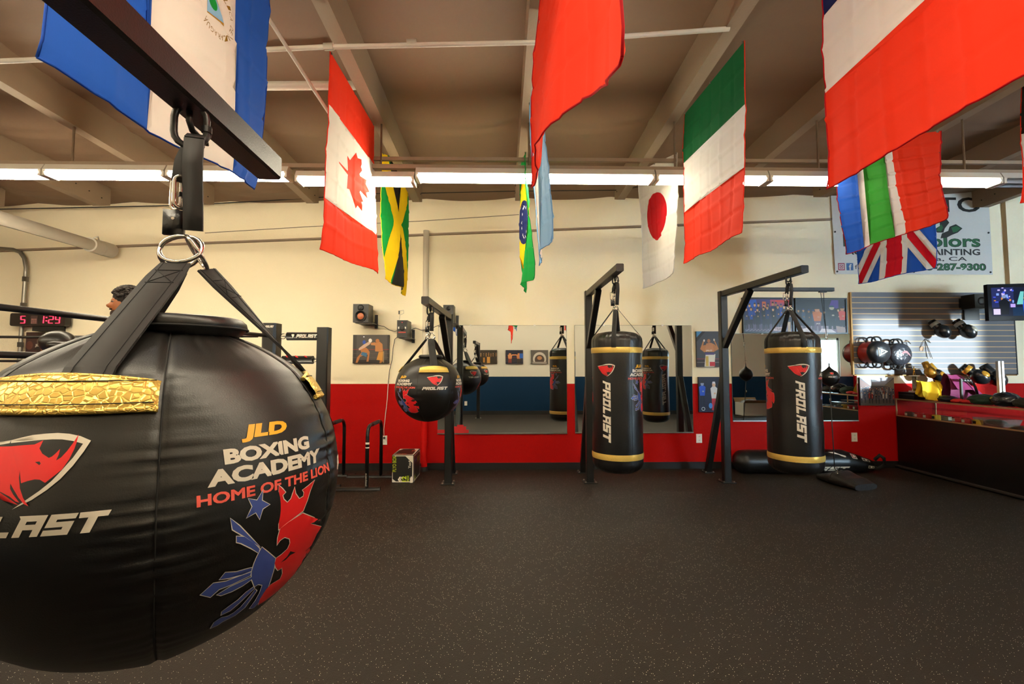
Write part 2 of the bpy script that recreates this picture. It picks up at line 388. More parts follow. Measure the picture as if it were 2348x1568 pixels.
ART = {
'star':[(-.0214, .016), (-.023, .001), (-.0105, -.008), (-.0214, -.0115), (-.0249, -.026), (-.0314, -.014), (-.0443, -.0185), (-.0369, -.004), (-.0429, .0085), (-.0304, .003)],
'crown':[(.0045, .017), (.0105, .0105), (.0165, .0035), (.011, .0), (.0135, -.007), (.0204, -.0135), (.0274, -.0095), (.0304, -.0025), (.0344, .007), (.0364, -.004), (.0449, -.0145), (.0539, -.013), (.0554, -.0065), (.0514, -.002), (.0649, .001), (.0828, .0065), (.0714, -.008), (.0647, -.023), (.0569, -.0374), (.0266, -.0459), (.0098, -.0529)],
'lion':[(.0123, -.0519), (.0271, -.0464), (.0568, -.0414), (.0837, -.0564), (.1224, -.0754), (.082, -.0674), (.1313, -.0913), (.1414, -.1133), (.1441, -.1448), (.1286, -.1657), (.1057, -.1468), (.1142, -.1667), (.1102, -.1947), (.0881, -.2022), (.07, -.2087), (.0439, -.2111), (.0305, -.2236), (.0218, -.1872), (.0238, -.1667), (.0291, -.1607), (.0495, -.1602), (.0487, -.1473), (.0407, -.1323), (.0326, -.1333), (.0245, -.1238), (.0184, -.1133), (.0182, -.1038), (.0267, -.1018), (.0382, -.0958), (.0405, -.0864), (.0366, -.0774), (.0252, -.0704), (.0164, -.0724), (.0125, -.0789), (.0107, -.0664)],
'lionhole':[(.032, -.1183), (.0421, -.1183), (.0507, -.1128), (.0635, -.1138), (.0476, -.1043), (.0433, -.1123)],
'body':[(-.0177, -.0804), (-.0145, -.0719), (-.001, -.0859), (.0163, -.1033), (.0213, -.1243), (.0242, -.1493), (.0262, -.1682), (.0266, -.1967), (.0214, -.2211), (.0095, -.2002), (.0116, -.1837), (.0117, -.1667), (.0095, -.1493), (.0, -.1423), (-.0061, -.1438), (-.0172, -.1238), (-.0213, -.1098), (-.0212, -.0953), (-.02, -.0879)],
'r1':[(-.0663, -.013), (-.0532, -.0275), (-.0349, -.0504), (-.0169, -.0709), (-.0273, -.0619), (-.0449, -.0449), (-.0621, -.0299)],
'r2':[(-.0558, -.0414), (-.0443, -.0459), (-.0288, -.0604), (-.0179, -.0734), (-.0182, -.0799), (-.032, -.0669), (-.0481, -.0539), (-.0545, -.0504)],
'r3':[(-.0229, -.1018), (-.0328, -.1003), (-.047, -.0988), (-.0619, -.0933), (-.0669, -.1023), (-.054, -.1053), (-.0357, -.1078), (-.0223, -.1078)],
'r4':[(-.0222, -.1098), (-.0403, -.1088), (-.0574, -.1093), (-.074, -.1053), (-.0858, -.1193), (-.072, -.1283), (-.0634, -.1198), (-.0466, -.1188), (-.0216, -.1158)],
'r5':[(-.0178, -.1198), (-.0323, -.1208), (-.0481, -.1223), (-.0639, -.1283), (-.0571, -.1328), (-.0428, -.1328), (-.0278, -.1298), (-.0158, -.1243)],
'r6':[(-.0075, -.1428), (-.0178, -.1473), (-.0268, -.1572), (-.0354, -.1622), (-.0452, -.1687), (-.0431, -.1772), (-.031, -.1757), (-.0213, -.1657), (-.0048, -.1478)],
'r7':[(-.0022, -.1507), (-.0071, -.1637), (-.0141, -.1797), (-.0222, -.1872), (-.03, -.1887), (-.0407, -.1842), (-.0481, -.1892), (-.0472, -.2037), (-.0381, -.2042), (-.0333, -.1997), (-.0146, -.1982), (-.0043, -.1882), (.0026, -.1572)],
'white':[(-.0203, .1123), (-.0087, .1158), (.0027, .1188), (.0169, .1203), (.0296, .1208), (.0424, .1193), (.0551, .1158), (.0681, .1093), (.0646, .0958), (.0581, .0789), (.0492, .0639), (.0383, .0519), (.0252, .0414), (.0064, .0314), (.0178, .0404), (.0309, .0514), (.0405, .0619), (.0482, .0744), (.0556, .0889), (.061, .1058), (.0495, .1098), (.0374, .1123), (.0263, .1128), (.0134, .1123), (-.0023, .1108), (-.019, .1088)],
'red':[(-.0172, .1048), (-.007, .1058), (.0093, .1068), (.0171, .1118), (.0164, .1018), (.0217, .0953), (.0304, .0898), (.0332, .0913), (.0359, .0948), (.0389, .1003), (.0397, .0938), (.0391, .0864), (.0432, .0898), (.0471, .0973), (.0502, .1068), (.0526, .1183), (.0538, .1078), (.0539, .0998), (.0524, .0874), (.0482, .0754), (.0422, .0684), (.0347, .0604), (.0282, .0644), (.0229, .0649), (.0161, .0634), (.0093, .0609), (.0034, .0759), (.0053, .0674), (.0098, .0549), (.0158, .0439), (.0233, .0344), (.0183, .0369), (.0104, .0449), (.0024, .0549), (-.0024, .0609)],
'red2':[(-.001, .0549), (.0039, .0484), (.0129, .0389), (.0084, .0404), (.001, .0459)],
'eye':[(.0172, .0854), (.0219, .0859), (.0239, .0834), (.023, .0814)],
}
# ================================================================== the room shell
def zb(x, y): return 3.235 - .033 * (y - 5.35) + .04 * x * .5            # underside of the roof timbers
RX = [-4.68, -3.47, -2.24, -1.01, .195, 1.40, 2.60, 3.84, 5.04]
allRX = [-8.3, -7.1, -5.9] + RX + [6.25, 7.45, 8.65, 9.85]
g = G(); g.box((XL, YF - .1, -.06), (XR, YW + .1, 0), M_floor); struct(g.obj('floor'))
g = G(); g.box((XL - .1, YW, 0), (XR + .1, YW + .1, 3.75), M_wall); struct(g.obj('wall_back'))
g = G()
y0, y1 = YF - .12, YF
g.box((XL, y0, 0), (WX0, y1, 3.9), M_wallb); g.box((WX1, y0, 0), (XR, y1, 3.9), M_wallb)
g.box((WX0, y0, 0), (WX1, y1, WZ0), M_wallb); g.box((WX0, y0, WZ1), (WX1, y1, 3.9), M_wallb)
struct(g.obj('wall_front'))
g = G(); g.box((XL - .1, YF - .1, 0), (XL, YW + .1, 3.9), M_wall); struct(g.obj('wall_left'))
g = G(); g.box((XR, YF - .1, 0), (XR + .1, YW + .1, 3.9), M_wall); struct(g.obj('wall_right'))
# front window: frame, mullion, glass
wf = G()
for x in (WX0, (WX0 + WX1) / 2 - .03, WX1 - .06): wf.box((x, YF - .1, WZ0), (x + .06, YF - .03, WZ1), M_alu)
for z in (WZ0, WZ1 - .06): wf.box((WX0, YF - .1, z), (WX1, YF - .03, z + .06), M_alu)
w_ = struct(wf.obj('window_1'))
g = G(); g.box((WX0 + .06, YF - .07, WZ0 + .06), (WX1 - .06, YF - .064, WZ1 - .06), M_glass); g.obj('pane', w_)
# ground outside, lit by the sky only
# black rubber skirting and a cable ledge along the wall top
g = G(); g.box((XL, YW - .008, 0), (XR, YW, .085), M_baseb); struct(g.obj('baseboard_back'))
g = G(); g.box((XL, YF, 0), (WX0, YF + .01, .1), M_baseb); struct(g.obj('baseboard_front'))
a, b = at(-20, 576, YW - .02), at(1905, 503, YW - .02)
g = G(); g.bar(a, b, .05, .022, M_beam); struct(g.obj('trim_1'))
# roof sheet with sagging bays and wrinkles
g = G(); seams = [2.1, 4.05, 5.3]
def ceil_pt(s, t):
    x = lerp(XL - .1, XR + .1, s); y = lerp(YF - .1, YW + .02, t); z = zb(x, y) + .26
    for i in range(len(allRX) - 1):
        if allRX[i] <= x <= allRX[i + 1]:
            q = (x - allRX[i]) / (allRX[i + 1] - allRX[i]); sag = sin(pi * q)
            z -= sag * (.035 + .045 * exp(-min(abs(y - k) for k in seams) ** 2 / .06))
    d = min((abs(y - k), y - k) for k in seams)[1]
    z += .012 if 0 < d < .06 else 0
    amp = .012 if x < -2.2 else .004
    z += amp * noise.noise(Vector((x * 1.5, y * 9, 1))) + .006 * noise.noise(Vector((x * 3, y * 4, 5)))
    return (x, y, z)
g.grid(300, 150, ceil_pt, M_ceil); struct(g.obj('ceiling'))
# roof timbers
for x in allRX:
    g = G()
    ye = 5.38 if x < 5.5 else 5.78
    pts = []
    for y in (YF, ye - .12, ye):
        zl = zb(x, y); pts.append((y, zl if y < ye else zl + .05, zl + .3))
    n = len(pts); w = .045
    lo = [g.P((x - w, y, a)) for y, a, c in pts]; lo2 = [g.P((x + w, y, a)) for y, a, c in pts]
    hi = [g.P((x - w, y, c)) for y, a, c in pts]; hi2 = [g.P((x + w, y, c)) for y, a, c in pts]
    for i in range(n - 1):
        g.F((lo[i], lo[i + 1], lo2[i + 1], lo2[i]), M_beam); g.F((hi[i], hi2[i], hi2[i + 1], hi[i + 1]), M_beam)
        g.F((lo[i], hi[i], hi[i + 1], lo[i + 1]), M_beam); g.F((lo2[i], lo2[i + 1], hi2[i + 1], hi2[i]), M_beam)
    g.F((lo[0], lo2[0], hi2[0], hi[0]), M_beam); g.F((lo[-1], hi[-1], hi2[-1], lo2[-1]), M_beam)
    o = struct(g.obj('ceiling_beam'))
    k = mat('dark_bolt', '#3a332b', .5, .5)
    gg = G()
    for i in range(3): gg.cyl((x - w - .006, ye - .12 - i * .16, zb(x, ye) + .1 + .02 * i), (x + w + .006, ye - .12 - i * .16, zb(x, ye) + .1 + .02 * i), .007, k, 6)
    gg.obj('bolt', o)
# pipes and rods under the roof
def pipe(name, pts, r, label, mt=M_wmetal, cat='pipe', coup=(), n=12):
    t = thing(name, label, cat, Vector(pts[0]))
    g = G(); g.tube(pts, r, mt, n); g.obj('pipe_run' if cat == 'pipe' else 'conduit_run', t)
    for c in coup:
        p = Vector(pts[0]).lerp(Vector(pts[-1]), c); d = (Vector(pts[-1]) - Vector(pts[0])).normalized()
        g = G(); g.cyl(p - d * r * 2, p + d * r * 2, r * 1.5, mt, n); g.obj('coupling', t)
    return t
pipe('electrical_conduit', [at(-60, 143, 2.64), at(740, 108, 2.64), at(1240, 97, 2.64), at(1672, 66, 2.64)], .014, 'thin painted conduit crossing under the roof timbers above all the flags', cat='conduit', coup=(.46, .57))
pipe('purlin_pipe', [(-2.24, 3.2, zb(-2.24, 3.2) + .035), (-1.01, 3.2, zb(-1.01, 3.2) + .035)], .03, 'short cream pipe between two roof timbers behind the blue and white flag')
pipe('brace_rod', [at(520, -110, 2.2), at(622, 52, 2.45), at(730, 222, 2.85), at(765, 275, 3.0)], .011, 'thin slanting brace rod under the roof beside the maple leaf flag', cat='rod')
# strut that carries the lights
zs_ = at(1200, 386, 3.62).z
t = thing('lighting_strut', 'long cream steel channel carrying the row of strip lights', 'channel', (0, 3.62, zs_))
g = G(); g.bar((-4.6, 3.62, zs_), (4.8, 3.62, zs_), .045, .035, M_beam); g.obj('channel', t)
g = G(); g.bar((-1.2, 3.66, zs_ + .085), (4.8, 3.66, zs_ + .105), .03, .03, M_beam); g.obj('upper_channel', t)
for x in RX:
    g = G(); g.cyl((x + .02, 3.64, zs_), (x + .02, 3.64, zb(x, 3.64) + .02), .008, M_beam, 8); g.obj('drop_rod', t)
# big white pipe at upper left
p0, p1 = at(-60, 482, 4.1), at(214, 563, 5.45)
t = thing('drain_pipe', 'thick cream pipe with a capped coupling running to the wall at upper left', 'pipe', p0)
g = G(); g.cyl(p0, p1, .066, M_wmetal, 24); g.obj('pipe_run', t)
d = (p1 - p0).normalized(); g = G(); g.cyl(p1 - d * .06, p1 + d * .1, .085, M_wmetal, 24); g.tube([p1 - d * .0 + Vector((0, 0, .09)), p1 + d * .04 + Vector((.02, 0, .12)), p1 + d * .08 + Vector((0, 0, .09))], .008, M_wmetal, 6)
g.cyl(p1 + d * .1, p1 + d * .28, .088, M_wmetal, 24); g.obj('end_coupling', t)
# vertical wall pipe, cream above and red below
px = at(975, 800, YW - .04).x
t = thing('wall_pipe', 'vertical pipe against the back wall, painted cream above and red below', 'pipe', (px, YW - .04, 0))
g = G(); g.cyl((px, YW - .04, .05), (px, YW - .04, 3.03), .038, M_pipe2, 20); g.obj('pipe_run', t)
g = G(); g.cyl((px, YW - .04, .3), (px, YW - .04, .36), .043, M_pipe2, 20); g.cyl((px, YW - .04, 0), (px, YW - .04, .05), .055, M_baseb, 20); g.obj('pipe_foot', t)
# left conduit with a bend at the top
M_galv = mat('galvanised_steel', '#8f8a80', .4, .8)
q = [at(-40, 566, YW - .05), at(30, 572, YW - .05), at(46, 578, YW - .05), at(56, 592, YW - .05), at(60, 615, YW - .05), at(41, 870, YW - .05), at(37, 1000, YW - .05)]
t = thing('electrical_conduit', 'galvanised conduit bending down the wall behind the red digit timer', 'conduit', q[-1])
g = G(); g.tube(q, .022, M_galv, 12); g.obj('conduit_run', t)
g = G()
for y in (640, 700, 790): c = at(60 - (y - 615) * .0745, y, YW - .05); g.cyl(c - Vector((0, 0, .03)), c + Vector((0, 0, .03)), .03, M_galv, 12)
g.obj('coupling', t)
# black cables along the upper wall
M_cable = mat('black_cable', '#15120f', .6)
def cable(pts, r, label, mt=M_cable):
    g = G(); g.tube(pts, r, mt, 6); return tag(g.obj('cable'), label, 'cable')
cable([at(-20, 480, 5.7), at(170, 476, 5.7), at(400, 471, 5.7), at(620, 460, 5.7), at(745, 452, 5.7)], .006, 'thin black cable strung high along the left of the back wall')
cable([at(800, 444, 5.3), at(960, 443, 5.3), at(1190, 438, 5.3), at(1430, 436, 5.3), at(1480, 424, 5.3)], .005, 'thin dark cable strung behind the strip lights near the roof centre')
cable([at(470, 534, YW - .01), at(700, 520, YW - .01), at(960, 507, YW - .01), at(1190, 492, YW - .01)], .004, 'thin grey cable running on the wall above the cream and red pipe', mat('grey_cable', '#8a7c66', .6))
g = G(); e_ = (at(2294, 436, YW).x)
g.box((e_, YW - .05, at(2294, 672, YW).z), (XR, YW, 3.6), M_wall); struct(g.obj('trim_2'))

# ------------------------------------------------------------------ strip lights
ZLT = at(1200, 411, 3.62).z
def strip_light(x0, x1, label, Y=3.62, z=None, lit=True, dz=0, grp='fluorescent strip lights', hang=False):
    z = z or ZLT
    t = thing('strip_light', label, 'light fixture', ((x0 + x1) / 2, Y, z + .03 + dz), grp)
    z += dz
    g = G(); g.hexa([(x0, Y - .06, z + .022), (x1, Y - .06, z + .022), (x1, Y + .06, z + .022), (x0, Y + .06, z + .022)],
                    [(x0, Y - .035, z + .075), (x1, Y - .035, z + .075), (x1, Y + .035, z + .075), (x0, Y + .035, z + .075)], M_wmetal); g.obj('housing', t)
    for dy in (-.042, .042):
        g = G(); g.cyl((x0 + .02, Y + dy, z), (x1 - .02, Y + dy, z), .019, (M_off, M_tube, M_dim)[int(lit)], 12); g.obj('tube', t)
    for x in (x0, x1 - .025):
        g = G()
        g.hexa([(x, Y - .058, z - .022), (x + .025, Y - .058, z - .022), (x + .025, Y + .058, z - .022), (x, Y + .058, z - .022)], [(x, Y - .058, z + .03), (x + .025, Y - .058, z + .03), (x + .025, Y + .058, z + .03), (x, Y + .058, z + .03)], M_wmetal)
        g.obj('lamp_holder', t)
    for x in (lerp(x0, x1, .22), lerp(x0, x1, .78)):
        g = G(); g.box((x - .012, Y - .012, z + .07), (x + .012, Y + .012, zb(x, Y) + .15 if hang else z + .088), M_wmetal); g.obj('bracket', t)
LX = [at(p, 411, 3.62).x for p in (-430, 112, 390, 668, 683, 955, 1500, 1757, 2285, 2700)]
LL = [(0, 1, 1, 'strip light at the far left of the row, cut off by the frame edge'), (1, 2, 1, 'strip light above the galvanised conduit end, second from the left of the row'), (2, 3, 1, 'strip light behind the tip of the near black beam'),
      (4, 5, 1, 'strip light passing behind the maple leaf flag'), (5, 6, 1, 'long strip light behind the plain red flag at the roof centre'), (6, 7, 2, 'short strip light behind the green, white and red flag'),
      (7, 8, 2, 'strip light behind the large blue, white and red flag'), (8, 9, 0, 'unlit strip light at the right end of the row')]
for a, b, l, lab in LL: strip_light(LX[a], LX[b] - .01, lab, lit=l, dz=-.035 if a == 4 else 0)
# a second row over the left half of the hall, behind the viewer
for i, lb in enumerate(('farthest left', 'second from left', 'over the near black beam', 'right of the near black beam', 'farthest right')): strip_light(-7.4 + i * 2.45, -5.02 + i * 2.45, 'strip light of the near row behind the viewer, ' + lb, Y=.5, z=2.85, lit=1, grp='near row of strip lights', hang=True)
# ================================================================== bag racks
def base_plate(t, x, y, s=.075):
    g = G(); g.box((x - s, y - s, 0), (x + s, y + s, .01), M_black_steel)
    for dx in (-1, 1):
        for dy in (-1, 1): g.cyl((x + dx * s * .75, y + dy * s * .75, .01), (x + dx * s * .75, y + dy * s * .75, .022), .009, M_galv, 6)
    g.obj('base_plate', t)
def rack(label, X, yp, yt, ztop, hang, post=.08, arm=.065, strut=True, zbrace=1.52, ybrace=.55, xt=None, sgn=-1):
    """post at (X, yp), arm reaching to y = yt, slanting strut behind the post"""
    xt = X if xt is None else xt
    t = thing('heavy_bag_rack', label, 'bag rack', (X, yp, 0), 'black steel heavy bag racks')
    g = G(); g.bar((X, yp, .01), (X, yp, ztop), post, post, M_black_steel, up=(0, 1, 0)); g.obj('post', t)
    base_plate(t, X, yp)
    g = G(); g.bar((X, yp - sgn * post / 2, ztop - arm / 2), (xt, yt, ztop - arm / 2), arm, arm, M_black_steel); g.obj('arm', t)
    yb = yp + sgn * ybrace
    g = G(); g.bar((X, yp + sgn * .03, zbrace), (lerp(X, xt, (yb - yp) / (yt - yp)), yb, ztop - arm - .01), .06, .06, M_black_steel); g.obj('brace', t)
    if strut:
        g = G(); g.bar((X, yp - sgn * .03, 1.15), (X, yp - sgn * .47, .01), .065, .065, M_black_steel); g.obj('rear_strut', t)
        base_plate(t, X, yp - sgn * .47, .06)
    g = G(); hy = hang[1]; hx = hang[0]
    g.tube([(hx, hy - .03, ztop - arm), (hx, hy - .03, ztop - arm - .02), (hx, hy - .02, ztop - arm - .034), (hx, hy, ztop - arm - .038), (hx, hy + .02, ztop - arm - .034), (hx, hy + .03, ztop - arm - .02), (hx, hy + .03, ztop - arm)], .006, M_black_steel, 8); g.obj('eye_bolt', t)
    return t
XR1, XR2, XR0 = .98, 2.52, -.60
rack('round bag rack standing by the back wall right of the box', XR0, 5.13, 3.78, 1.88, (-.632, 3.98), xt=-.645, zbrace=1.36, ybrace=.5)
rack('centre bag rack carrying the heavy bag with the logo on its left', XR1, 5.15, 3.74, 2.155, (1.0, 3.98))
rack('right bag rack carrying the heavy bag in front of the small mirror', XR2, 5.13, 3.77, 2.155, (2.556, 3.98), xt=2.566)
NB = Vector((-.603, .845, 1.099)); NR = .286
rack('nearest bag rack whose beam crosses the upper left corner', -.60, .20, 1.235, 1.875, (-.628, .93), xt=-.64, strut=False, zbrace=1.4, ybrace=.3, sgn=1)
# side bar for the double-end ball
BY = 4.93
bb = at(1886, 664, BY)
t = thing('side_bar', 'horizontal black bar reaching right from the right rack to the double-end ball', 'bar', (XR2 + .04, BY, bb.z))
g = G(); g.bar((XR2 + .033, BY, bb.z), (at(1910, 664, BY).x, BY, bb.z), .045, .04, M_black_steel); g.obj('bar', t)
g = G(); g.box((bb.x - .04, BY - .012, bb.z - .032), (bb.x + .04, BY + .012, bb.z - .02), M_black_steel); g.obj('hook_plate', t)

# ================================================================== hangers, straps, bags
def ring_pts(c, r, nrm, up, n=20, sx=1, sy=1):
    nrm = Vector(nrm).normalized(); u = Vector(up); u = (u - nrm * u.dot(nrm)).normalized(); w = nrm.cross(u)
    return [Vector(c) + (w * cos(2 * pi * k / n) * sx + u * sin(2 * pi * k / n) * sy) * r for k in range(n)]
def carab(t, name, c, h, w, r, nrm, mt, label=None):
    g = G(); c = Vector(c); pts = []
    n = 8
    nrm = Vector(nrm).normalized(); u = Vector((0, 0, 1)); sd = u.cross(nrm).normalized()
    for k in range(n + 1): a = pi * k / n; pts.append(c + sd * cos(a) * w / 2 + u * (h / 2 - w / 2 + sin(a) * w / 2))
    for k in range(n + 1): a = pi + pi * k / n; pts.append(c + sd * cos(a) * w / 2 + u * (-h / 2 + w / 2 + sin(a) * w / 2))
    g.tube(pts, r, mt, 8, closed=True); g.cyl(c + sd * w / 2 - u * h * .12, c + sd * w / 2 + u * h * .02, r * 1.5, mt, 8)
    g.obj(name, t, label)
def hanger(x, y, z0, z1, label, nrm=(.3, -1, 0)):
    """everything between the eye at z0 and the ring gathering at z1"""
    L = z0 - z1; t = thing('bag_hanger', label, 'hanger', (x, y, z1), 'webbing hangers with snap hooks')
    carab(t, 'top_carabiner', (x, y, z0 - .03), .085, .056, .0065, nrm, M_black_steel)
    n = Vector(nrm).normalized(); sd = Vector((0, 0, 1)).cross(n).normalized(); zt = z0 - .062
    # doubled strap: front leg short to the snap hooks, back leg long to the rings
    g = G(); p = Vector((x, y, 0)) + sd * .012
    g.ribbon([p + Vector((0, 0, zt)) + n * .012, p + Vector((0, 0, zt - L * .2)) + n * .016 , p + Vector((0, 0, z1 + .05)) + n * .004, p + Vector((0, 0, z1 + .012))], n, .034, .005, M_web)
    g.ribbon([p + Vector((0, 0, zt)) + n * .012, p + Vector((0, 0, zt + .012)), p + Vector((0, 0, zt)) - n * .012], Vector((0, 0, 1)), .034, .005, M_web)
    g.obj('long_strap', t)
    g = G(); q = Vector((x, y, 0)) - sd * .014 - n * .012; zs = zt - (L - .06) * .42
    g.ribbon([q + Vector((0, 0, zt + .004)) + sd * .02, q + Vector((0, 0, lerp(zt, zs, .5))) + sd * .004, q + Vector((0, 0, zs))], n, .036, .005, M_web); g.obj('short_strap', t)
    h = max(.05, zs - z1 - .045)
    for k in (-1, 1):
        carab(t, 'snap_hook', (q.x - .006 + .016 * k * .5, q.y - .004 * k, zs - h / 2 + .012), h, .024, .0036, (n.x + .9 * k * .6, n.y, 0), M_chrome)
    g = G(); c = q - sd * .01; g.ribbon([c + Vector((0, 0, z1 + .052)), c + Vector((0, 0, z1 + .002))], n, .036, .008, M_leather2); g.cyl(c + n * .009 + Vector((0, 0, z1 + .034)), c + n * .012 + Vector((0, 0, z1 + .034)), .003, M_chrome, 8); g.obj('link_tab', t)
    return t
U = ART
def shield_layers(k=1, dx=0, dy=0, body=True):
    f = lambda L: [((x + dx) * k, (y + dy) * k) for x, y in L]
    left = [(-.066, .1055), (-.04, .113), (-.0203, .1123)]
    wl = [(-.066, .105), (-.045, .1085), (-.0203, .1123), (-.0203, .1088), (-.045, .104), (-.064, .1015)]
    bod = [(-.0625, .1015), (-.045, .104), (-.0172, .1048), (.0053, .0674), (-.0024, .0609), (.001, .0459), (-.012, .052), (-.03, .064), (-.046, .078), (-.057, .09)]
    legs = [(-.046, .078), (-.03, .064), (-.01, .05), (.0129, .036), (-.006, .042), (-.026, .054)]
    inner = [(-.064, .1045), (-.02, .111), (.0263, .1128), (.061, .1058), (.0556, .0889), (.0482, .0744), (.0309, .0514), (.0178, .0404), (.0084, .0335), (-.02, .05), (-.045, .075)]
    return [([f(inner)], M_kprint), ([f(U['white'])], M_wprint), ([f(wl)], M_wprint), ([f(bod)], M_rprint), ([f(legs)], M_rprint), ([f(U['red'])], M_rprint), ([f(U['red2'])], M_rprint), ([f(U['eye'])], M_kprint)]
def jld_layers(k=1):
    def f(L): return [(x * k, y * k) for x, y in L]
    def T(s, x0, y0, x1, y1, b, sh=0): return text(s, x0 * k, y0 * k, x1 * k, y1 * k, b, sh)
    out = [(T('JLD', -.045, .0894, .031, .1155, .06, .2), M_yprint), (T('BOXING', -.0715, .0615, .075, .0835, .055), M_wprint),
           (T('ACADEMY', -.094, .034, .103, .057, .055), M_wprint), (T('HOME OF THE LION', -.107, .0105, .133, .026, .035), M_dred)]
    def rim(P, w=.0011):
        cx = sum(p[0] for p in P) / len(P); cy = sum(p[1] for p in P) / len(P); o = []
        A = sum(P[i][0] * P[(i + 1) % len(P)][1] - P[(i + 1) % len(P)][0] * P[i][1] for i in range(len(P)))
        s = 1 if A > 0 else -1
        for i in range(len(P)):
            a, b, c = P[i - 1], P[i], P[(i + 1) % len(P)]
            d1 = Vector((b[1] - a[1], a[0] - b[0])); d2 = Vector((c[1] - b[1], b[0] - c[0]))
            d1.normalize(); d2.normalize(); n = (d1 + d2)
            n = n / max(.6, n.length) if n.length else n
            o.append((b[0] + n.x * w * s * 1.2, b[1] + n.y * w * s * 1.2))
        return o
    for nm in ('r1', 'r2', 'r3', 'r4', 'r5', 'r6', 'r7', 'body', 'star'):
        out.append(([f(rim(U[nm]))], M_wprint))
    for nm in ('crown', 'lion'): out.append(([f(rim(U[nm]))], M_wprint))
    for nm in ('r1', 'r2', 'r3', 'r4', 'r5', 'r6', 'r7', 'body', 'star'): out.append(([f(U[nm])], M_bprint))
    out.append(([f(U['crown'])], M_rprint)); out.append(([f(U['lion'])], M_rprint)); out.append(([f(U['lionhole'])], M_kprint))
    return out
def azlat(R, az, la, c): return Vector(c) + Vector((cos(la) * cos(az), cos(la) * sin(az), sin(la))) * R
def round_bag(c, az0, hx, hy, ztop, zr, label, near=False, hl=''):
    """c centre, az0 azimuth (deg) of one word-mark panel, rings gather at (hx, hy, zr)"""
    c = Vector(c); R = NR; t = thing('wrecking_ball_bag', label, 'punching bag', (c.x, c.y, c.z - R), 'round black punching bags')
    seam = [radians(az0 + 30 + 60 * k) for k in range(6)]; ph = random.random() * 9
    def surf(az, la, e=0):
        r = R; d = min(abs((az - s + pi) % (2 * pi) - pi) for s in seam) * max(cos(la), .05) * R
        lad = la
        r -= .0035 * exp(-(d / .006) ** 2)
        w = exp(-(d / .055) ** 2) * max(0, 1 - abs(la + .05) / .9)
        r += w * .0034 * noise.noise(Vector((cos(az) * 1.6, sin(az) * 1.6, la * 30 + ph))) * 1.6 + w * .001 * sin(la * 95 + noise.noise(Vector((cos(az) * 3, sin(az) * 3, la * 6))) * 4)
        r += .003 * noise.noise(Vector((cos(az) * 1.6, sin(az) * 1.6, la * 2.2 + ph)))
        if la > .75:  # gathered and slightly flattened shoulder under the lid
            q = (la - .75) / .82; r -= .010 * sin(min(1, q) * pi)
            r += .0018 * noise.noise(Vector((cos(az) * 14, sin(az) * 14, la * 3 + ph))) * min(1, q * 2)
        p = azlat(r + e, az, la, c); return p
    g = G(); na, nl = (288, 150) if near else (120, 60)
    lamax = asin(min(1, .097 / R)); lamax = pi / 2 - lamax
    g.grid(na, nl, lambda s, q: surf(2 * pi * s, lerp(-pi / 2 + .001, lamax, q)), M_leather)
    pitch = .012 if near else .022
    for k in range(3):
        a1 = radians(az0 + 120 * k)
        mf = lambda u, v, a=a1: surf(a + u / (R * cos(v / R)), v / R, .0012)
        g.paint(shield_layers(), mf, lin(-.07, .072, int(.14 / pitch)), lin(.028, .124, int(.1 / pitch)))
        g.paint([(wordmark(-.108, -.0005, .105, .0235), M_wprint)], mf, lin(-.11, .108, int(.22 / pitch)), lin(-.002, .026, 2))
        a2 = radians(az0 + 60 + 120 * k)
        mf = lambda u, v, a=a2: surf(a + u / (R * cos(v / R)), v / R, .0012)
        g.paint(jld_layers(), mf, lin(-.11, .136, int(.25 / pitch)), lin(-.21, .118, int(.33 / pitch)))
    g.obj('leather_cover', t)
    g = G()
    for s in seam: g.tube([surf(s, la, .0016) for la in lin(-1.0, lamax, 40)], .0011, M_stitch, 5)
    g.obj('seam', t)
    # lid
    g = G(); zt = c.z + R * sin(lamax); lx = c.x + .015
    g.lathe([(.09, -.014), (.1, -.005), (.104, .004), (.102, .012), (.096, .018), (.09, .020), (.086, .018), (.05, .022), (0, .023)], (lx, c.y, zt), M_leather, 48, fn=lambda a, i: .002 * noise.noise(Vector((cos(a) * 4, sin(a) * 4, i * .3 + ph))))
    g.obj('lid', t); g = G()
    g.tube(ring_pts((lx, c.y, zt + .0), .105, (0, 0, 1), (0, 1, 0), 48), .0022, M_stitch, 6, closed=True); g.obj('lid_seam', t)
    top = Vector((hx, hy, zr))
    for k in range(3):
        a = radians(az0 + 120 * k)
        g = G(); lo, hi = .515, .705
        g.grid(36 if near else 14, 8, lambda s, q, a=a: surf(a + radians(lerp(-29, 29, s)), lerp(lo, hi - .05 * abs(s - .5) ** 2 * 4, q), .0082 + .002 * sin(pi * q)), M_gold if near else M_goldf); 
        for e in (0, 1): g.tube([surf(a + radians(lerp(-29, 29, s)), lo if e == 0 else hi - .05 * abs(s - .5) ** 2 * 4, .005) for s in lin(0, 1, 24)], .0045, M_gold if near else M_goldf, 6)
        gp = g.obj('gold_patch', t, 'crocodile-textured gold patch')
        g = G()
        for e in (lo + .025, hi - .045): g.tube([surf(a + radians(lerp(-28, 28, s)), e, .0104) for s in lin(0, 1, 20)], .0007, M_stitch, 4)
        g.obj('stitching', gp)
        # strap: ring -> tangent -> over the shoulder -> under the patch
        a_s = a + (.13 if near and k == 0 else 0); rd = Vector((cos(a_s), sin(a_s), 0)); st = top + rd * .034 - Vector((0, 0, .056))
        pts = []; nr = []
        la_t = .75
        tp = surf(a_s, la_t, .004)
        for q in lin(0, 1, 6):
            p = st.lerp(tp, q); pts.append(p); nr.append(((Matrix.Rotation(-.9 * (1 - q), 3, 'Z') @ rd if near and k == 1 else rd) + Vector((0, 0, .9))).normalized())
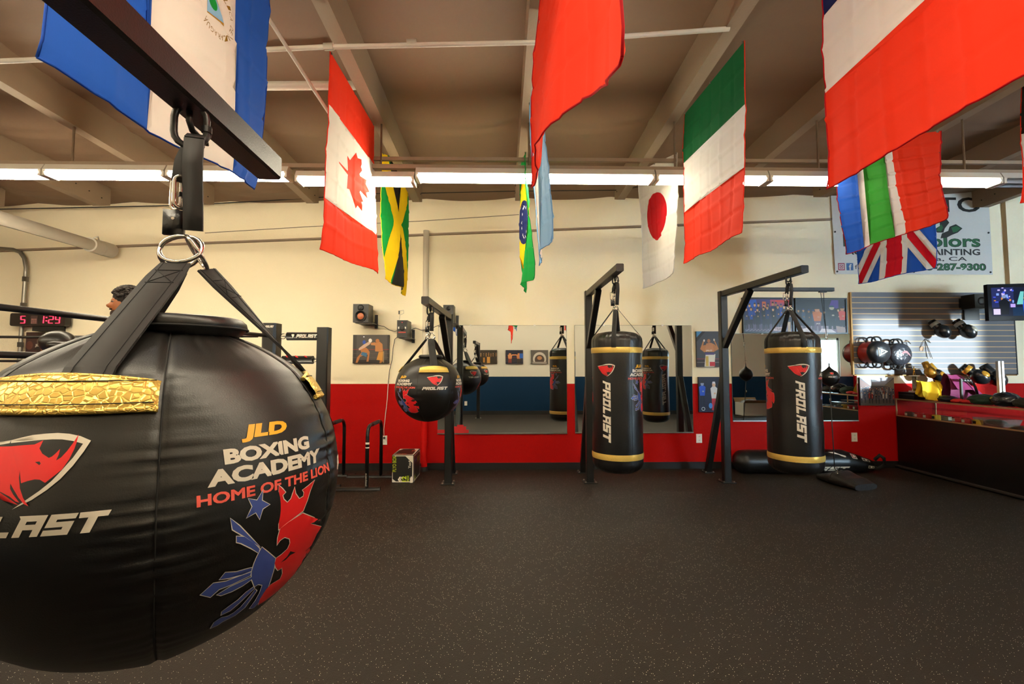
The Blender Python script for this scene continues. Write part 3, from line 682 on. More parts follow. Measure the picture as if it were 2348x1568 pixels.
        for la in lin(la_t - .02, hi - .09, 6): pts.append(surf(a_s, la, .003)); nr.append((pts[-1] - c).normalized())
        g = G(); g.ribbon(pts, nr, .052, .004, M_web, ws=[.05] + [.06] * (len(pts) - 1)); sp = g.obj('hanging_strap', t)
        g = G()
        for e in (-1, 1):
            pp = []
            for i, p in enumerate(pts):
                tt = (pts[min(i + 1, len(pts) - 1)] - pts[max(i - 1, 0)]).normalized(); sd = tt.cross(nr[i]).normalized(); pp.append(p + sd * .019 * e + nr[i] * .0045)
            g.tube(pp, .0007, M_stitch, 4)
        tt = (pts[1] - pts[0]).normalized(); sd = tt.cross(nr[0]).normalized(); b = pts[0] + nr[0] * .0046
        for e, f_ in ((.03, .03), (.075, .075)): g.tube([b + tt * e + sd * .022, b + tt * f_ - sd * .022], .0008, M_stitch, 4)
        g.tube([b + tt * .03 + sd * .02, b + tt * .075 - sd * .02], .0008, M_stitch, 4); g.tube([b + tt * .03 - sd * .02, b + tt * .075 + sd * .02], .0008, M_stitch, 4)
        g.obj('stitching', sp)
        # D ring
        g = G(); cc = top + rd * .018 - Vector((0, 0, .022)); nn = rd.cross(Vector((0, 0, 1))).cross(rd * .034 - Vector((0, 0, .056)))
        g.tube(ring_pts(cc, .03, nn.normalized(), (top - st), 22, sx=1.2, sy=1.15), .004, M_chrome, 8, closed=True); g.obj('d_ring', t)
    hanger(hx, hy, ztop, zr + .008, hl)
    return t
round_bag(NB, -86.6, -.625, .90, 1.81, 1.548, 'huge round black punching bag filling the left foreground', True, 'black webbing hanger holding up the huge near round bag')
FB = Vector((-.640, 3.98, 1.107))
round_bag(FB, -80 - 9 + 19, -.632, 3.98, 1.815, 1.585, 'round black punching bag hanging by the wall above the white-lettered box', False, 'black webbing hanger holding up the far round bag')

def heavy_bag(x, y, z0, z1, R, azw, azj, hx, hy, ztop, zr, label, hl, sa=0):
    t = thing('heavy_bag', label, 'punching bag', (x, y, z0), 'tall black heavy bags with gold bands'); ph = x * 3
    c = Vector((x, y, 0)); H = z1 - z0
    prof = [(0, z0)] + [(R * (.30 + .70 * sin(q * pi / 2)), z0 + .085 * (1 - cos(q * pi / 2))) for q in lin(0, 1, 7)]
    def rad(z): return R * (1 + .012 * sin((z - z0) * 7))
    def surf(az, z, e=0):
        if z < z0 + .085: q = (z - z0) / .085; r = R * (.3 + .7 * sqrt(max(0, 1 - (1 - q) ** 2)))
        elif z > z1 - .075: q = (z1 - z) / .075; r = R * (.42 + .58 * sqrt(max(0, 1 - (1 - q) ** 2)))
        else: r = rad(z)
        r += .0025 * noise.noise(Vector((cos(az) * 1.3, sin(az) * 1.3, z * 5 + ph)))
        if z > z1 - .21: k = min(1, (z - z1 + .21) / .12); r += .0045 * k * noise.noise(Vector((cos(az) * 9, sin(az) * 9, z * 3 + ph))) * 1.4
        if z < z0 + .12: r += .0018 * noise.noise(Vector((cos(az) * 9, sin(az) * 9, z * 3 + ph)))
        return c + Vector((cos(az) * (r + e), sin(az) * (r + e), z))
    g = G(); g.grid(160, 96, lambda s, q: surf(2 * pi * s, lerp(z0, z1, q)), M_leather2)
    b = [g.P(surf(2 * pi * k / 40, z1, 0)) for k in range(40)]; g.F(b, M_leather2); b = [g.P(surf(2 * pi * k / 40, z0, 0)) for k in range(40)]; g.F(b[::-1], M_leather2)
    zc = lerp(z0, z1, .5)
    zs = z1 - .282
    for off in (0, 180):
        a = radians(azw + off)
        mf = lambda u, v: surf(a + u / R, v, .0015)
        k = 1.22; sh = [([[(x_ , y_ + zs - .12 * k) for x_, y_ in l] for l in ls], m_) for ls, m_ in shield_layers(k)]
        g.paint(sh, mf, lin(-.09, .09, 9), lin(zs - .12, zs + .01, 8))
        zt = zs - .14
        g.paint([([[(v_ - .027, zt - u_) for u_, v_ in l] for l in wordmark(0, 0, .515, .07)], M_wprint)], mf, lin(-.04, .06, 5), lin(zt - .53, zt + .01, 24))
        a2 = radians(azj + off); mf2 = lambda u, v: surf(a2 + u / R, v, .0015)
        j = [([[(x_, y_ + zs - .145) for x_, y_ in l] for l in ls], m_) for ls, m_ in jld_layers(1.2)]
        g.paint(j, mf2, lin(-.135, .165, 14), lin(zs - .41, zs + .01, 24))
    g.obj('vinyl_cover', t)
    for zz, w in ((z1 - .165, .047), (z0 + .155, .05)):
        g = G(); g.grid(96, 6, lambda s, q: surf(2 * pi * s, zz + w * (q - .5), .003 + .0025 * sin(pi * q)), M_goldf)
        gb = g.obj('gold_band', t, 'crocodile-textured gold band')
    g = G()
    for s_ in (azw + 60, azw + 180, azw + 300): g.tube([surf(radians(s_), z, .001) for z in lin(z0 + .18, z1 - .19, 30)], .001, M_stitch, 4)
    g.obj('seam', t)
    top = Vector((hx, hy, zr))
    for k in range(4):
        a_ = radians(sa + 90 * k); rd = Vector((cos(a_), sin(a_), 0)); st = top + rd * .025 - Vector((0, 0, .03))
        e1 = surf(a_, z1 - .035, .004); pts = [st.lerp(e1, q) for q in lin(0, .94, 5)] + [surf(a_, z, .004) for z in (z1 - .035, z1 - .06, z1 - .10, z1 - .145)]
        nr = [(rd + Vector((0, 0, .5))).normalized()] * 6 + [rd] * 4
        g = G(); g.ribbon(pts, nr, .038, .004, M_web); sp = g.obj('hanging_strap', t)
        g = G(); g.tube(ring_pts(top + rd * .012 - Vector((0, 0, .008)), .021, rd.cross(Vector((0, 0, 1))).cross(st - top), (top - st), 16), .0032, M_chrome, 6, closed=True); g.obj('d_ring', t)
    hanger(hx, hy, ztop, zr + .008, hl)
heavy_bag(1.003, 3.98, .385, 1.60, .213, -130, -44, 1.0, 3.98, 2.09, 1.82, 'tall black heavy bag hanging in the middle, shield logo on its left half', 'black webbing hanger above the middle heavy bag', sa=70)
heavy_bag(2.568, 3.98, .365, 1.60, .212, -111, -209, 2.556, 3.98, 2.09, 1.82, 'tall black heavy bag hanging at right in front of the small mirror', 'black webbing hanger above the right heavy bag', sa=-100)
# ================================================================== flags hung from the roof timbers
def cloth(name, col, tr=.45):
    return mat('flag_' + name, col, .75, 0, .05, 300, trans=tr, spec=.25)
FR, FW, FB_, FG, FY, FK = cloth('red', '#f03a20'), cloth('white', '#efe8df', .5), cloth('blue', '#1d3f9a'), cloth('green', '#0a5a2e', .3), cloth('yellow', '#f7cf1c'), cloth('black', '#211f1c', .15)
FLB, FLG, FDB, FSK = cloth('royal_blue', '#2457b8'), cloth('bright_green', '#3fa03a', .5), cloth('navy', '#141f52', .3), cloth('sky_blue', '#8fc0e6', .5)
FCR, FGJ, FGB = cloth('crimson', '#c81425'), cloth('grass_green', '#0f8f3a', .4), cloth('leaf_green', '#14923f', .45)
HEM = cloth('hem', '#7a0f10', .1)
def flag(label, X, near, far, layers, nt=None, hem=None, wav=.02, crease=.006, W=1.0, H=1.6, seed=0, curl=0, bend=None, fold=(6, 8), group='flags hung under the roof'):
    """near = (px top, py top, px bottom, py bottom) of the edge close to the viewer, far the same;
    the cloth hangs in the plane x = X below its roof timber; depths follow from the columns"""
    def dep(px): return X / (math.tan(math.atan((px - 1174) / FPX) + YAW))
    Yn, Yf = dep(near[0]), dep(far[0])
    def topz(y): return zb(X, y) + .02
    nt_, ft_ = at(near[0], near[1], Yn), at(far[0], far[1], Yf)
    nb, fb = at(near[2], near[3], Yn), at(far[2], far[3], Yf)
    nt_.z = max(nt_.z, topz(Yn)) if near[1] <= 0 else nt_.z; ft_.z = max(ft_.z, topz(Yf)) if far[1] <= 0 else ft_.z
    def pos(s, t):  # s 0 near .. 1 far, t 0 top .. 1 bottom
        a = nt_.lerp(ft_, s); b = nb.lerp(fb, s)
        if bend: b = b + Vector(bend(s))
        p = a.lerp(b, t)
        e = t ** .7
        dx = wav * e * (sin(s * 5 + t * 3 + seed) + .6 * sin(s * 11 - t * 4 + seed * 2)) * .6
        cx = abs(((s * fold[0] + .03 * sin(t * 9 + seed)) % 1) - .5); cy = abs(((t * fold[1] + .04 * sin(s * 7 + seed)) % 1) - .5)
        dx += crease * 1.4 * (max(0, cx - .38) * 8 * (1 if int(s * fold[0] + .5) % 2 else -1) + max(0, cy - .38) * 8 * (1 if int(t * fold[1] + .5) % 2 else -1)) * min(1, t * 6)
        dx += .010 * noise.noise(Vector((s * 3, t * 3, seed))) * e
        p.x += dx; p.z += .006 * sin(s * 9 + seed) * t; p.y += .008 * sin(t * 8 + seed) * e
        return p
    g = G(); g.paint(layers, pos, lin(0, 1, 60), lin(0, 1, 84), layers_bg(layers))
    o = tag(g.obj('hanging_flag'), label, 'flag', group)
    g = G()
    hm = hem or FW
    for a, b, n in (((0, 1), (1, 1), 30), ((0, 0), (0, 1), 30), ((1, 0), (1, 1), 30)):
        pts = [pos(lerp(a[0], b[0], q), lerp(a[1], b[1], q)) for q in lin(0, 1, n)]
        g.tube(pts, .0032, hm, 5)
    g.obj('hem', o)
    g = G()
    for s in (.02, .5, .98): p = pos(s, .0); g.cyl(p - Vector((.006, 0, 0)), p + Vector((.006, 0, 0)), .008, M_galv, 8)
    g.obj('grommets', o)
    return o
def layers_bg(l): return l[0][1]
full = [rect(0, 0, 1, 1)]
def hstripes(*cs):  # top to bottom, (material, share)
    out = []; a = 0
    for m_, k in cs: out.append(([rect(0, a, 1, min(1, a + k))], m_)); a += k
    return out
def vstripes(*cs):  # far (s = 1) to near
    out = []; a = 1
    for m_, k in cs: out.append(([rect(max(0, a - k), 0, a, 1)], m_)); a -= k
    return out
# maple leaf flag: red, white, red bands from the top; the leaf lies on its side, tip towards the far edge is up
leaf = [(0, 1), (.15, .72), (.32, .80), (.24, .36), (.30, .32), (.52, .55), (.58, .42), (.86, .47), (.77, .22), (.90, .12), (.45, -.25), (.50, -.42), (.06, -.36), (.04, -.95)]
leaf = leaf + [(-x, y) for x, y in leaf[::-1][:-1]]
lf = [(.5 + y * .32, .505 + x * .185) for x, y in leaf]
flag('red and white maple leaf flag hanging left of centre', -1.03, (757, 118, 744, 573), (857, 288, 867, 626), hstripes((FR, .27), (FW, .47), (FR, .26)) + [([lf], FR)], seed=1, hem=FR)
# blue, white, blue flag with a round emblem
NX = -1.0
cxy = (.585, .568)
tri = lambda k: [(cxy[0] + x * k, cxy[1] + y * k) for x, y in ((.075, .03), (-.05, .052), (-.03, -.062))]
em = [([tri(1.0)], cloth('gold', '#a97f2b')), ([tri(.86)], FSK), ([circ(cxy[0] - .005, cxy[1] + .005, .024, 16, .018)], FGJ)]
GOLDT = cloth('gold_letters', '#8a6a1e')
def arc_text(s, cx, cy, rx, ry, a0, a1, h, mt):
    out = []; n = len(s)
    for i, ch in enumerate(s):
        if ch == ' ': continue
        a = lerp(a0, a1, i / (n - 1)); L = text(ch, -h * .36, -h / 2, h * .36, h / 2, .0)
        out += [[(cx + (rx / ry * 1) * ((ry) * cos(a) + (x * -sin(a) * 1 + y * cos(a))), cy + ry * sin(a) + (x * cos(a) + y * sin(a))) for x, y in l] for l in L]
    return out, mt
em.append(arc_text('REPUBLICA DE NICARAGUA', cxy[0], cxy[1], .116, .083, radians(-85), radians(118), .0145, GOLDT))
em.append(arc_text('AMERICA CENTRAL', cxy[0], cxy[1], .116, .083, radians(150), radians(245), .0125, GOLDT))
flag('blue and white flag with a round emblem behind the near black beam', NX, (112, -60, 122, 140), (617, -60, 604, 432), vstripes((FLB, .27), (FW, .42), (FLB, .32)) + em, seed=2, hem=FLB, bend=lambda s: (0, 0, -.03 * sin(s * pi)), wav=.03, crease=.008)
# Jamaica-like saltire seen edge-on
flag('green, yellow and black cross flag hanging behind the strip lights', -1.06, (877, 352, 886, 640), (936, 372, 937, 678), [(full, FGB), ([[(0, 0), (.16, 0), (1, .84), (1, 1), (.84, 1), (0, .16)]], FY), ([[(1, 0), (.84, 0), (0, .84), (0, 1), (.16, 1), (1, .16)]], FY), ([[(.22, 0), (.78, 0), (.5, .42)]], FK), ([[(.22, 1), (.78, 1), (.5, .58)]], FK)], seed=3, hem=FY, wav=.05)
# plain red flag
flag('large plain red flag hanging at the roof centre', .205, (1432, -60, 1437, 128), (1258, -60, 1228, 432), [(full, FR)], seed=4, hem=FCR, wav=.05, bend=lambda s: (.0, 0, .10 * sin(s * pi) ** 1.3), crease=.007)
# sky blue and white flag, nearly edge-on
flag('narrow sky blue and white flag seen edge-on beside the plain red flag', .2, (1236, 103, 1262, 548), (1214, 240, 1237, 610), vstripes((FSK, .33), (FW, .34), (FSK, .33)) + [([star(.5, .5, .07, .045, 12)], FY)], seed=5.5, hem=FSK, wav=.03)
flag('green and yellow flag with a starry blue disc, seen edge-on behind the strip lights', .18, (1205, 350, 1217, 640), (1195, 372, 1200, 672), [(full, FGB), ([[(.5, .07), (.9, .5), (.5, .93), (.1, .5)]], FY), ([circ(.5, .5, .24, 30, .17)], FDB)] + [([star(.5 + .17 * cos(k * 2.4) * (.3 + .7 * ((k * 7) % 5) / 5), .5 + .12 * sin(k * 2.4), .016, .007)], FW) for k in range(12)], seed=6, hem=FGB, wav=.06)
# green white red
flag('green, white and red flag hanging right of centre in front of the strip lights', 1.40, (1707, 93, 1712, 534), (1570, 262, 1567, 603), hstripes((FG, .335), (FW, .33), (FR, .335)), seed=7, hem=FR, wav=.025)
flag('white flag with a red disc hanging behind the strip lights', 1.40, (1553, 350, 1553, 626), (1461, 395, 1480, 660), [(full, FW), ([circ(.5, .45, .3, 40, .2)], cloth('disc_red', '#b8101c'))], seed=8, wav=.03)
# big blue white red at the upper right
flag('largest flag, blue, white and red, hanging at the upper right', 1.40, (2500, -120, 2500, 70), (1881, -60, 1907, 433), hstripes((FDB, .375), (FW, .28), (FR, .345)), seed=9, hem=FCR, wav=.02, crease=.007)
# blue white green white red
flag('blue, white, green and red striped flag below the largest flag', 2.62, (2158, 300, 2176, 500), (1912, 330, 1945, 583), vstripes((FLB, .235), (FW, .07), (FLG, .22), (FW, .075), (FR, .40)), seed=10, hem=FCR, wav=.03, crease=.009)
# crosses of red and white on blue
uj = [(full, FLB), ([[(0, 0), (.12, 0), (1, .86), (1, 1), (.88, 1), (0, .14)]], FW), ([[(1, 0), (.88, 0), (0, .86), (0, 1), (.12, 1), (1, .14)]], FW),
      ([[(0, 0), (.07, 0), (1, .94), (1, 1), (.96, 1), (0, .06)]], FCR), ([[(1, 0), (.93, 0), (0, .94), (0, 1), (.04, 1), (1, .06)]], FCR),
      ([rect(.33, 0, .67, 1)], FW), ([rect(0, .36, 1, .64)], FW), ([rect(.4, 0, .6, 1)], FCR), ([rect(0, .42, 1, .58)], FCR)]
flag('blue flag with red and white crosses in front of the wall banner', 3.86, (2135, 330, 2147, 612), (1962, 365, 1974, 652), uj, seed=11, hem=FLB, wav=.04, crease=.01)
flag('black, white and red flag cut off by the right frame edge', 3.84, (2600, 120, 2600, 420), (2343, 196, 2345, 466), hstripes((FK, .42), (FW, .28), (FR, .3)), seed=12, hem=FR, wav=.01)
# ================================================================== pictures on the walls
PM = {}
def pc(h):  # printed picture colour
    if h not in PM: PM[h] = mat('picture_print_' + h.strip('#'), h, .35, spec=.4)
    return PM[h]
def picture(name, label, cat, x0, y0, x1, y1, layers, bgc, Y=YW, th=.03, edge='#101010', frame=0, g_=None, grid_=6, fcol='#0b0b0b', corners=None):
    """flat picture on the wall, pixel box x0..x1, y0..y1; layers in unit coordinates"""
    if corners: a, b = corners
    else: a = at(x0, (y0 + y1) / 2, Y); b = at(x1, (y0 + y1) / 2, Y); a.z = at((x0 + x1) / 2, y1, Y).z; b.z = at((x0 + x1) / 2, y0, Y).z
    s = -1 if Y > 2 else 1; X0, X1 = (a.x, b.x)
    t = thing(name, label, cat, (X0, Y, a.z), g_)
    yb = Y + s * .001; yf = Y + s * th
    g = G(); g.box((X0, yb, a.z), (X1, yf, b.z), mat('canvas_edge', edge, .6)); g.obj('backing', t)
    fr = frame
    mp = (lambda u, v: (lerp(X0 + fr, X1 - fr, u), yf + s * .0015, lerp(a.z + fr, b.z - fr, v))) if s < 0 else (lambda u, v: (lerp(X1 - fr, X0 + fr, u), yf + s * .0015, lerp(a.z + fr, b.z - fr, v)))
    g = G(); g.paint(layers, mp, lin(0, 1, grid_), lin(0, 1, grid_), pc(bgc), smooth=False); g.obj('print', t)
    if fr:
        g = G(); k = mat('picture_frame', fcol, .3); y2 = yf + s * .012
        g.box((X0, yf, a.z), (X0 + fr, y2, b.z), k); g.box((X1 - fr, yf, a.z), (X1, y2, b.z), k); g.box((X0 + fr, yf, a.z), (X1 - fr, y2, a.z + fr), k); g.box((X0 + fr, yf, b.z - fr), (X1 - fr, y2, b.z), k)
        g.obj('frame', t)
    return t
def man(x, y, h, skin, top, leg, ar=1.0, pose=0, hat=None):
    """a small painted figure standing at (x, y), height h"""
    w = h * .17 * ar; L = []
    L.append(([[(x - w * .55, y), (x - w * .15, y), (x, y + h * .4), (x + w * .15, y), (x + w * .6, y), (x + w * .55, y + h * .5), (x - w * .55, y + h * .5)]], pc(leg)))
    L.append(([[(x - w * .6, y + h * .42), (x + w * .6, y + h * .42), (x + w * .85, y + h * .78), (x + w * .3, y + h * .86), (x - w * .3, y + h * .86), (x - w * .85, y + h * .78)]], pc(top)))
    if pose == 1:  # both arms up
        for s in (-1, 1): L.append(([[(x + s * w * .6, y + h * .8), (x + s * w * 1.5, y + h * .72), (x + s * w * 1.25, y + h * 1.0), (x + s * w * 1.0, y + h * .98), (x + s * w * 1.1, y + h * .8), (x + s * w * .6, y + h * .7)]], pc(skin)))
    elif pose in (2, -2):
        s = pose // 2; L.append(([[(x, y + h * .80), (x + s * w * 2.4, y + h * .85), (x + s * w * 2.4, y + h * .78), (x, y + h * .7)]], pc(skin)))
    else: L.append(([circ(x + w * .2, y + h * .6, w * .25, 8, h * .035)], pc(skin)))
    L.append(([circ(x, y + h * .92, h * .075 * ar, 12, h * .09)], pc(skin)))
    L.append(([[(x - h * .07 * ar, y + h * .95), (x + h * .07 * ar, y + h * .95), (x + h * .05 * ar, y + h * 1.02), (x - h * .05 * ar, y + h * 1.02)]], pc(hat or '#1a1310')))
    return L
def ropes(y0, n, dy, c='#5a5048', c2='#a01818'):
    return [([rect(0, y0 + i * dy, 1, y0 + i * dy + .012)], pc(c2 if i == n - 1 else c)) for i in range(n)]
# boxing photo below the left speaker
L = [([rect(.1, .05, .95, 1)], pc('#4a4440')), ([rect(0, 0, 1, .12)], pc('#2a2420'))] + ropes(.2, 3, .14)
L += [([[(.08, .02), (.14, .02), (.2, .22), (.36, .32), (.42, .3), (.38, .06), (.44, .06), (.47, .4), (.4, .52), (.3, .6), (.2, .48), (.24, .38), (.12, .2)]], pc('#b0703c')), ([[(.22, .3), (.38, .22), (.4, .36), (.26, .4)]], pc('#3c6a8c')),
      ([[(.17, .45), (.33, .55), (.46, .66), (.5, .72), (.44, .76), (.3, .66), (.16, .52)]], pc('#c9a890')), ([circ(.31, .74, .045, 12, .07)], pc('#2c4fae')), ([circ(.48, .8, .05, 12, .07)], pc('#e8e0d8')),
      ([[(.5, .64), (.68, .62), (.62, .74), (.5, .72)]], pc('#c27f4a')), ([[(.62, .42), (.84, .4), (.82, .68), (.74, .76), (.62, .72)]], pc('#b87a45')), ([circ(.68, .79, .055, 12, .07)], pc('#b06e3d')),
      ([[(.66, .0), (.74, .0), (.77, .18), (.78, .42), (.84, .42), (.86, .1), (.78, .0), (.86, .0)]], pc('#a5682f')), ([[(.66, .12), (.72, .4), (.84, .4), (.82, .1)]], pc('#c58a3a')), ([rect(.84, .02, .87, .42)], pc('#8c7a5c')), ([circ(.3, .93, .02, 8)], pc('#dfe8f2'))]
picture('wall_photo', 'framed-edge print of two boxers trading punches below the left speaker', 'picture', 811, 768, 893, 833, L, '#35302d')
# poster behind the ring below the timer
L = [([rect(.0, .0, .3, 1)], pc('#3a2424')), ([rect(.5, .55, 1, 1)], pc('#8a9a3c')), ([circ(.6, .78, .12, 14, .2)], pc('#2a1a14')), ([circ(.85, .8, .09, 14, .17)], pc('#3b261c')), ([[(.2, .2), (.6, .7), (.68, .6), (.5, .2)]], pc('#1a1414')), ([circ(.62, .5, .11, 14, .18)], pc('#5c3a2a')), ([circ(.5, .2, .1, 14, .18)], pc('#6a4030')),
     ([[(.66, .1), (.9, .1), (.92, .5), (.76, .55)]], pc('#6d5a5c')), ([circ(.1, .4, .09, 12, .2)], pc('#5a342c')), (text('JDT', .25, .32, .44, .46, .02), pc('#d9d0c0'))]
picture('wall_photo', 'dark poster of several fighters under the red digit timer', 'picture', 65, 762, 152, 812, L, '#2a1c18')
# winning boxer and the two in blue
L = [([[(0, .7), (0, 1), (.4, 1)]], pc('#1b1a1c')), ([[(0, .82), (0, 1), (.25, 1)]], pc('#3f7eae')), ([rect(0, 0, 1, .2)], pc('#2c1f1c'))] + ropes(.12, 2, .1, '#8c8074', '#a32424')
L += [([[(.32, .0), (.75, .0), (.8, .36), (.38, .36)]], pc('#dfd6c2')), ([rect(.36, .34, .76, .4)], pc('#4a3a6a')), ([[(.33, .42), (.74, .42), (.8, .62), (.62, .68), (.42, .66)]], pc('#c07f4c')),
      ([[(.15, .5), (.34, .4), (.4, .62), (.28, .6), (.34, .74), (.3, .76)]], pc('#b8763f')), ([[(.95, .5), (.74, .42), (.7, .62), (.84, .6), (.74, .74), (.78, .76)]], pc('#b8763f')), ([circ(.33, .74, .035, 10, .035)], pc('#e6dccb')), ([circ(.76, .76, .035, 10, .035)], pc('#e6dccb')), ([circ(.53, .73, .07, 12, .055)], pc('#a5673a')), (text('JALO', .4, .43, .66, .48, .02), pc('#efe6d2')), ([rect(.55, .02, .78, .14)], pc('#b3202a')), ([rect(.38, .02, .5, .3)], pc('#c9a94a'))]
picture('wall_photo', 'print of a boxer flexing both arms, upper one beside the right rack post', 'picture', 1595, 760, 1648, 841, L, '#3a3b42', g_=None)
L = [([rect(0, .55, 1, 1)], pc('#0f1430'))] + man(.17, .18, .68, '#8c96b8', '#2250c8', '#10162e', 1.6) + man(.72, .05, .8, '#d7b8a0', '#d9dce2', '#b01c30', 1.4, hat='#dfe3ee') + [([circ(.55, .18, .09, 12, .08)], pc('#3c7fd0')), ([circ(.2, .09, .085, 16, .055)], pc('#cfd6e0')), ([circ(.2, .09, .06, 16, .04)], pc('#1a2030'))]
picture('wall_photo', 'blue-toned print of two fighters, lower one beside the right rack post', 'picture', 1600, 864, 1648, 944, L, '#141a38')
# two big framed crowd photos
def crowd(n, y, h, pal, seed, skin=('#b98a66', '#c79a76', '#a87450', '#8f6246')):
    R = random.Random(seed); o = []
    for i in range(n):
        x = (i + .5) / n + R.uniform(-.02, .02); o += man(x, y + R.uniform(-.02, .02), h + R.uniform(-.05, .05), R.choice(skin), R.choice(pal), '#171a26', .75 * .62, 0, R.choice(('#15120f', '#1d2a55', '#2b2320')))
    return o
L = [([rect(0, .72, 1, 1)], pc('#3a2f6a')), ([[(0, .72), (.28, .72), (.26, .98), (.02, .95)]], pc('#1f50b0')), ([rect(.55, .78, 1, .98)], pc('#a2445a')), ([rect(.38, .72, .46, .92)], pc('#c1603c')), ([rect(.66, .9, .96, .96)], pc('#c9403a')), ([rect(0, 0, 1, .24)], pc('#55506a'))]
L += crowd(11, .2, .66, ('#16204a', '#1b3a8c', '#12182e', '#1c2440'), 3) + crowd(9, .1, .66, ('#15254f', '#1a4496', '#101522', '#0f1320'), 4)
L += [([rect(R0, .02 + .02 * (k % 3), R0 + .012, .035 + .02 * (k % 3))], pc('#cfc9cf')) for k, R0 in enumerate(lin(.04, .94, 40))] + [([rect(.6, .03, .85, .14)], pc('#c8bcc0')), (text('TEAM', .63, .05, .82, .12, .03), pc('#6b5a66')), ([rect(.9, .0, .96, .3)], pc('#b8a88a'))]
picture('framed_photo', 'framed photo of a crowd in blue jackets, left of the two above the small mirror', 'picture', 1700, 683, 1816, 764, L, '#23203c', frame=.018, grid_=8)
L = [([rect(0, .45, 1, 1)], pc('#14131a')), ([[(.66, .75), (.72, .98), (.86, .98), (.86, .72)]], pc('#4a2f86')), ([rect(0, 0, 1, .2)], pc('#8a8090'))]
L += crowd(10, .1, .62, ('#15171f', '#1c2030', '#1d1a22', '#20304a'), 8) + man(.42, .06, .68, '#c88a5a', '#c4713c', '#5b4a60', 1.0) + man(.93, .1, .66, '#b5764c', '#c0402c', '#23202a', .8) + man(.72, .1, .7, '#a9a090', '#101116', '#101116', 1.0, hat='#1f3d5c')
L += [([[(.03, .0), (.08, .1), (.2, .14), (.33, .0)]], pc('#d8cfd2')), ([[(.45, .0), (.5, .12), (.7, .1), (.8, .0)]], pc('#e6dfe4')), ([[(.82, .0), (.8, .2), (.98, .16), (.98, .0)]], pc('#a8938c')), (text('JALO', .39, .24, .47, .29, .02), pc('#ece2d6'))]
picture('framed_photo', 'framed photo of a fighter with his team, right of the two above the small mirror', 'picture', 1820, 684, 1938, 766, L, '#1a1820', frame=.018, grid_=8)
# gym crowd photo by the counter
R = random.Random(5); L = [([[(0, 1), (.3, .7), (.7, .7), (1, 1)]], pc('#8c8a90')), ([rect(.35, .84, .6, .95)], pc('#cdd6de')), ([[(0, .95), (.3, .7), (0, .6)]], pc('#6e4a40')), ([[(.7, .7), (1, .95), (1, .6)]], pc('#7d7468')), ([rect(0, 0, 1, .2)], pc('#4c4540'))]
L += crowd(13, .38, .28, ('#5a606c', '#33384a', '#7a2a30', '#888c94'), 12) + crowd(12, .24, .34, ('#2c3040', '#82858c', '#6d2328', '#3a3f50'), 13) + crowd(10, .08, .38, ('#22242c', '#8f2a2c', '#a9a6a0', '#2e3242'), 14)
picture('wall_photo', 'group photo of a crowded gym below the slatted board', 'picture', 1968, 865, 2046, 929, L, '#54525a', grid_=8)
# three small ones on the blue front wall, seen in the mirror
YO = YF
for (cx, lab, L, bgc) in ((-.08, 'left', crowd(7, .3, .5, ('#6b4a2c', '#3a2c1c', '#7a5a30'), 21) + [([rect(.4, .05, .58, .5)], pc('#b5803c')), ([rect(.7, .1, .8, .45)], pc('#a06c30'))], '#2c2218'),
        (.62, 'middle', ropes(.2, 3, .12) + man(.25, .05, .75, '#a8683c', '#a8683c', '#3a2a20', 1.2, 2) + man(.75, .05, .75, '#b5764a', '#b5764a', '#7a3020', 1.2, -2) + [([rect(0, .4, .2, .75)], pc('#1f4f9a'))], '#1c1c2a'),
        (1.30, 'right', [([circ(.5, .35, .38, 24, .5)], pc('#b5aca0')), ([circ(.5, .3, .28, 20, .36)], pc('#3c2f28')), ([circ(.5, .42, .14, 14, .14)], pc('#a0704c')), ([rect(.1, 0, .9, .14)], pc('#8a8078'))], '#4c4640')):
    picture('wall_photo', 'small print on the blue wall, seen in the large mirror, %s one of three' % lab, 'picture', 0, 0, 0, 0, L, bgc, Y=YO, corners=(Vector((cx - .235 - .3, YO, 1.36)), Vector((cx + .235 - .3, YO, 1.73))))

# ================================================================== mirrors
def mirror(label, x0, y0, x1, y1, notch=False):
    a = at(x0, y1, YW - .012); b = at(x1, y0, YW - .012)
    t = thing('wall_mirror', label, 'mirror', (a.x, YW - .012, a.z))
    g = G(); g.box((a.x, YW - .001, a.z), (b.x, YW - .0115, b.z), mat('mirror_back', '#2e4a42', .4)); g.obj('backing', t)
    g = G(); g.quad([(a.x + .003, YW - .012, a.z + .003), (b.x - .003, YW - .012, a.z + .003), (b.x - .003, YW - .012, b.z - .003), (a.x + .003, YW - .012, b.z - .003)], M_mirror); g.obj('glass', t)
    g = G(); g.box((a.x, YW - .018, a.z - .008), (b.x, YW - .001, a.z + .006), M_alu); g.obj('bottom_channel', t)
    for fx in (.25, .75):
        g = G(); x = lerp(a.x, b.x, fx); g.box((x - .012, YW - .018, b.z - .01), (x + .012, YW - .001, b.z + .01), M_wplast); g.obj('clip', t)
    return t, a, b
t, a, b = mirror('large wall mirror behind the far round bag, red tape at its lower left', 1003, 746, 1299, 994)
g = G(); mt = mat('red_tape', '#b5181a', .5)
for (u0, v0, u1, v1) in ((0, 0, .24, .035), (.12, .035, .22, .065), (.15, .065, .2, .08)):
    g.box((lerp(a.x, b.x, u0), YW - .0165, lerp(a.z, b.z, v0)), (lerp(a.x, b.x, u1), YW - .0125, lerp(a.z, b.z, v1)), mt)
g.obj('red_tape', t, 'red tape pieces')
mirror('large wall mirror behind the middle heavy bag', 1319, 746, 1585, 992)
mirror('smaller wall mirror under the framed photos behind the right heavy bag', 1681, 765, 1961, 965)

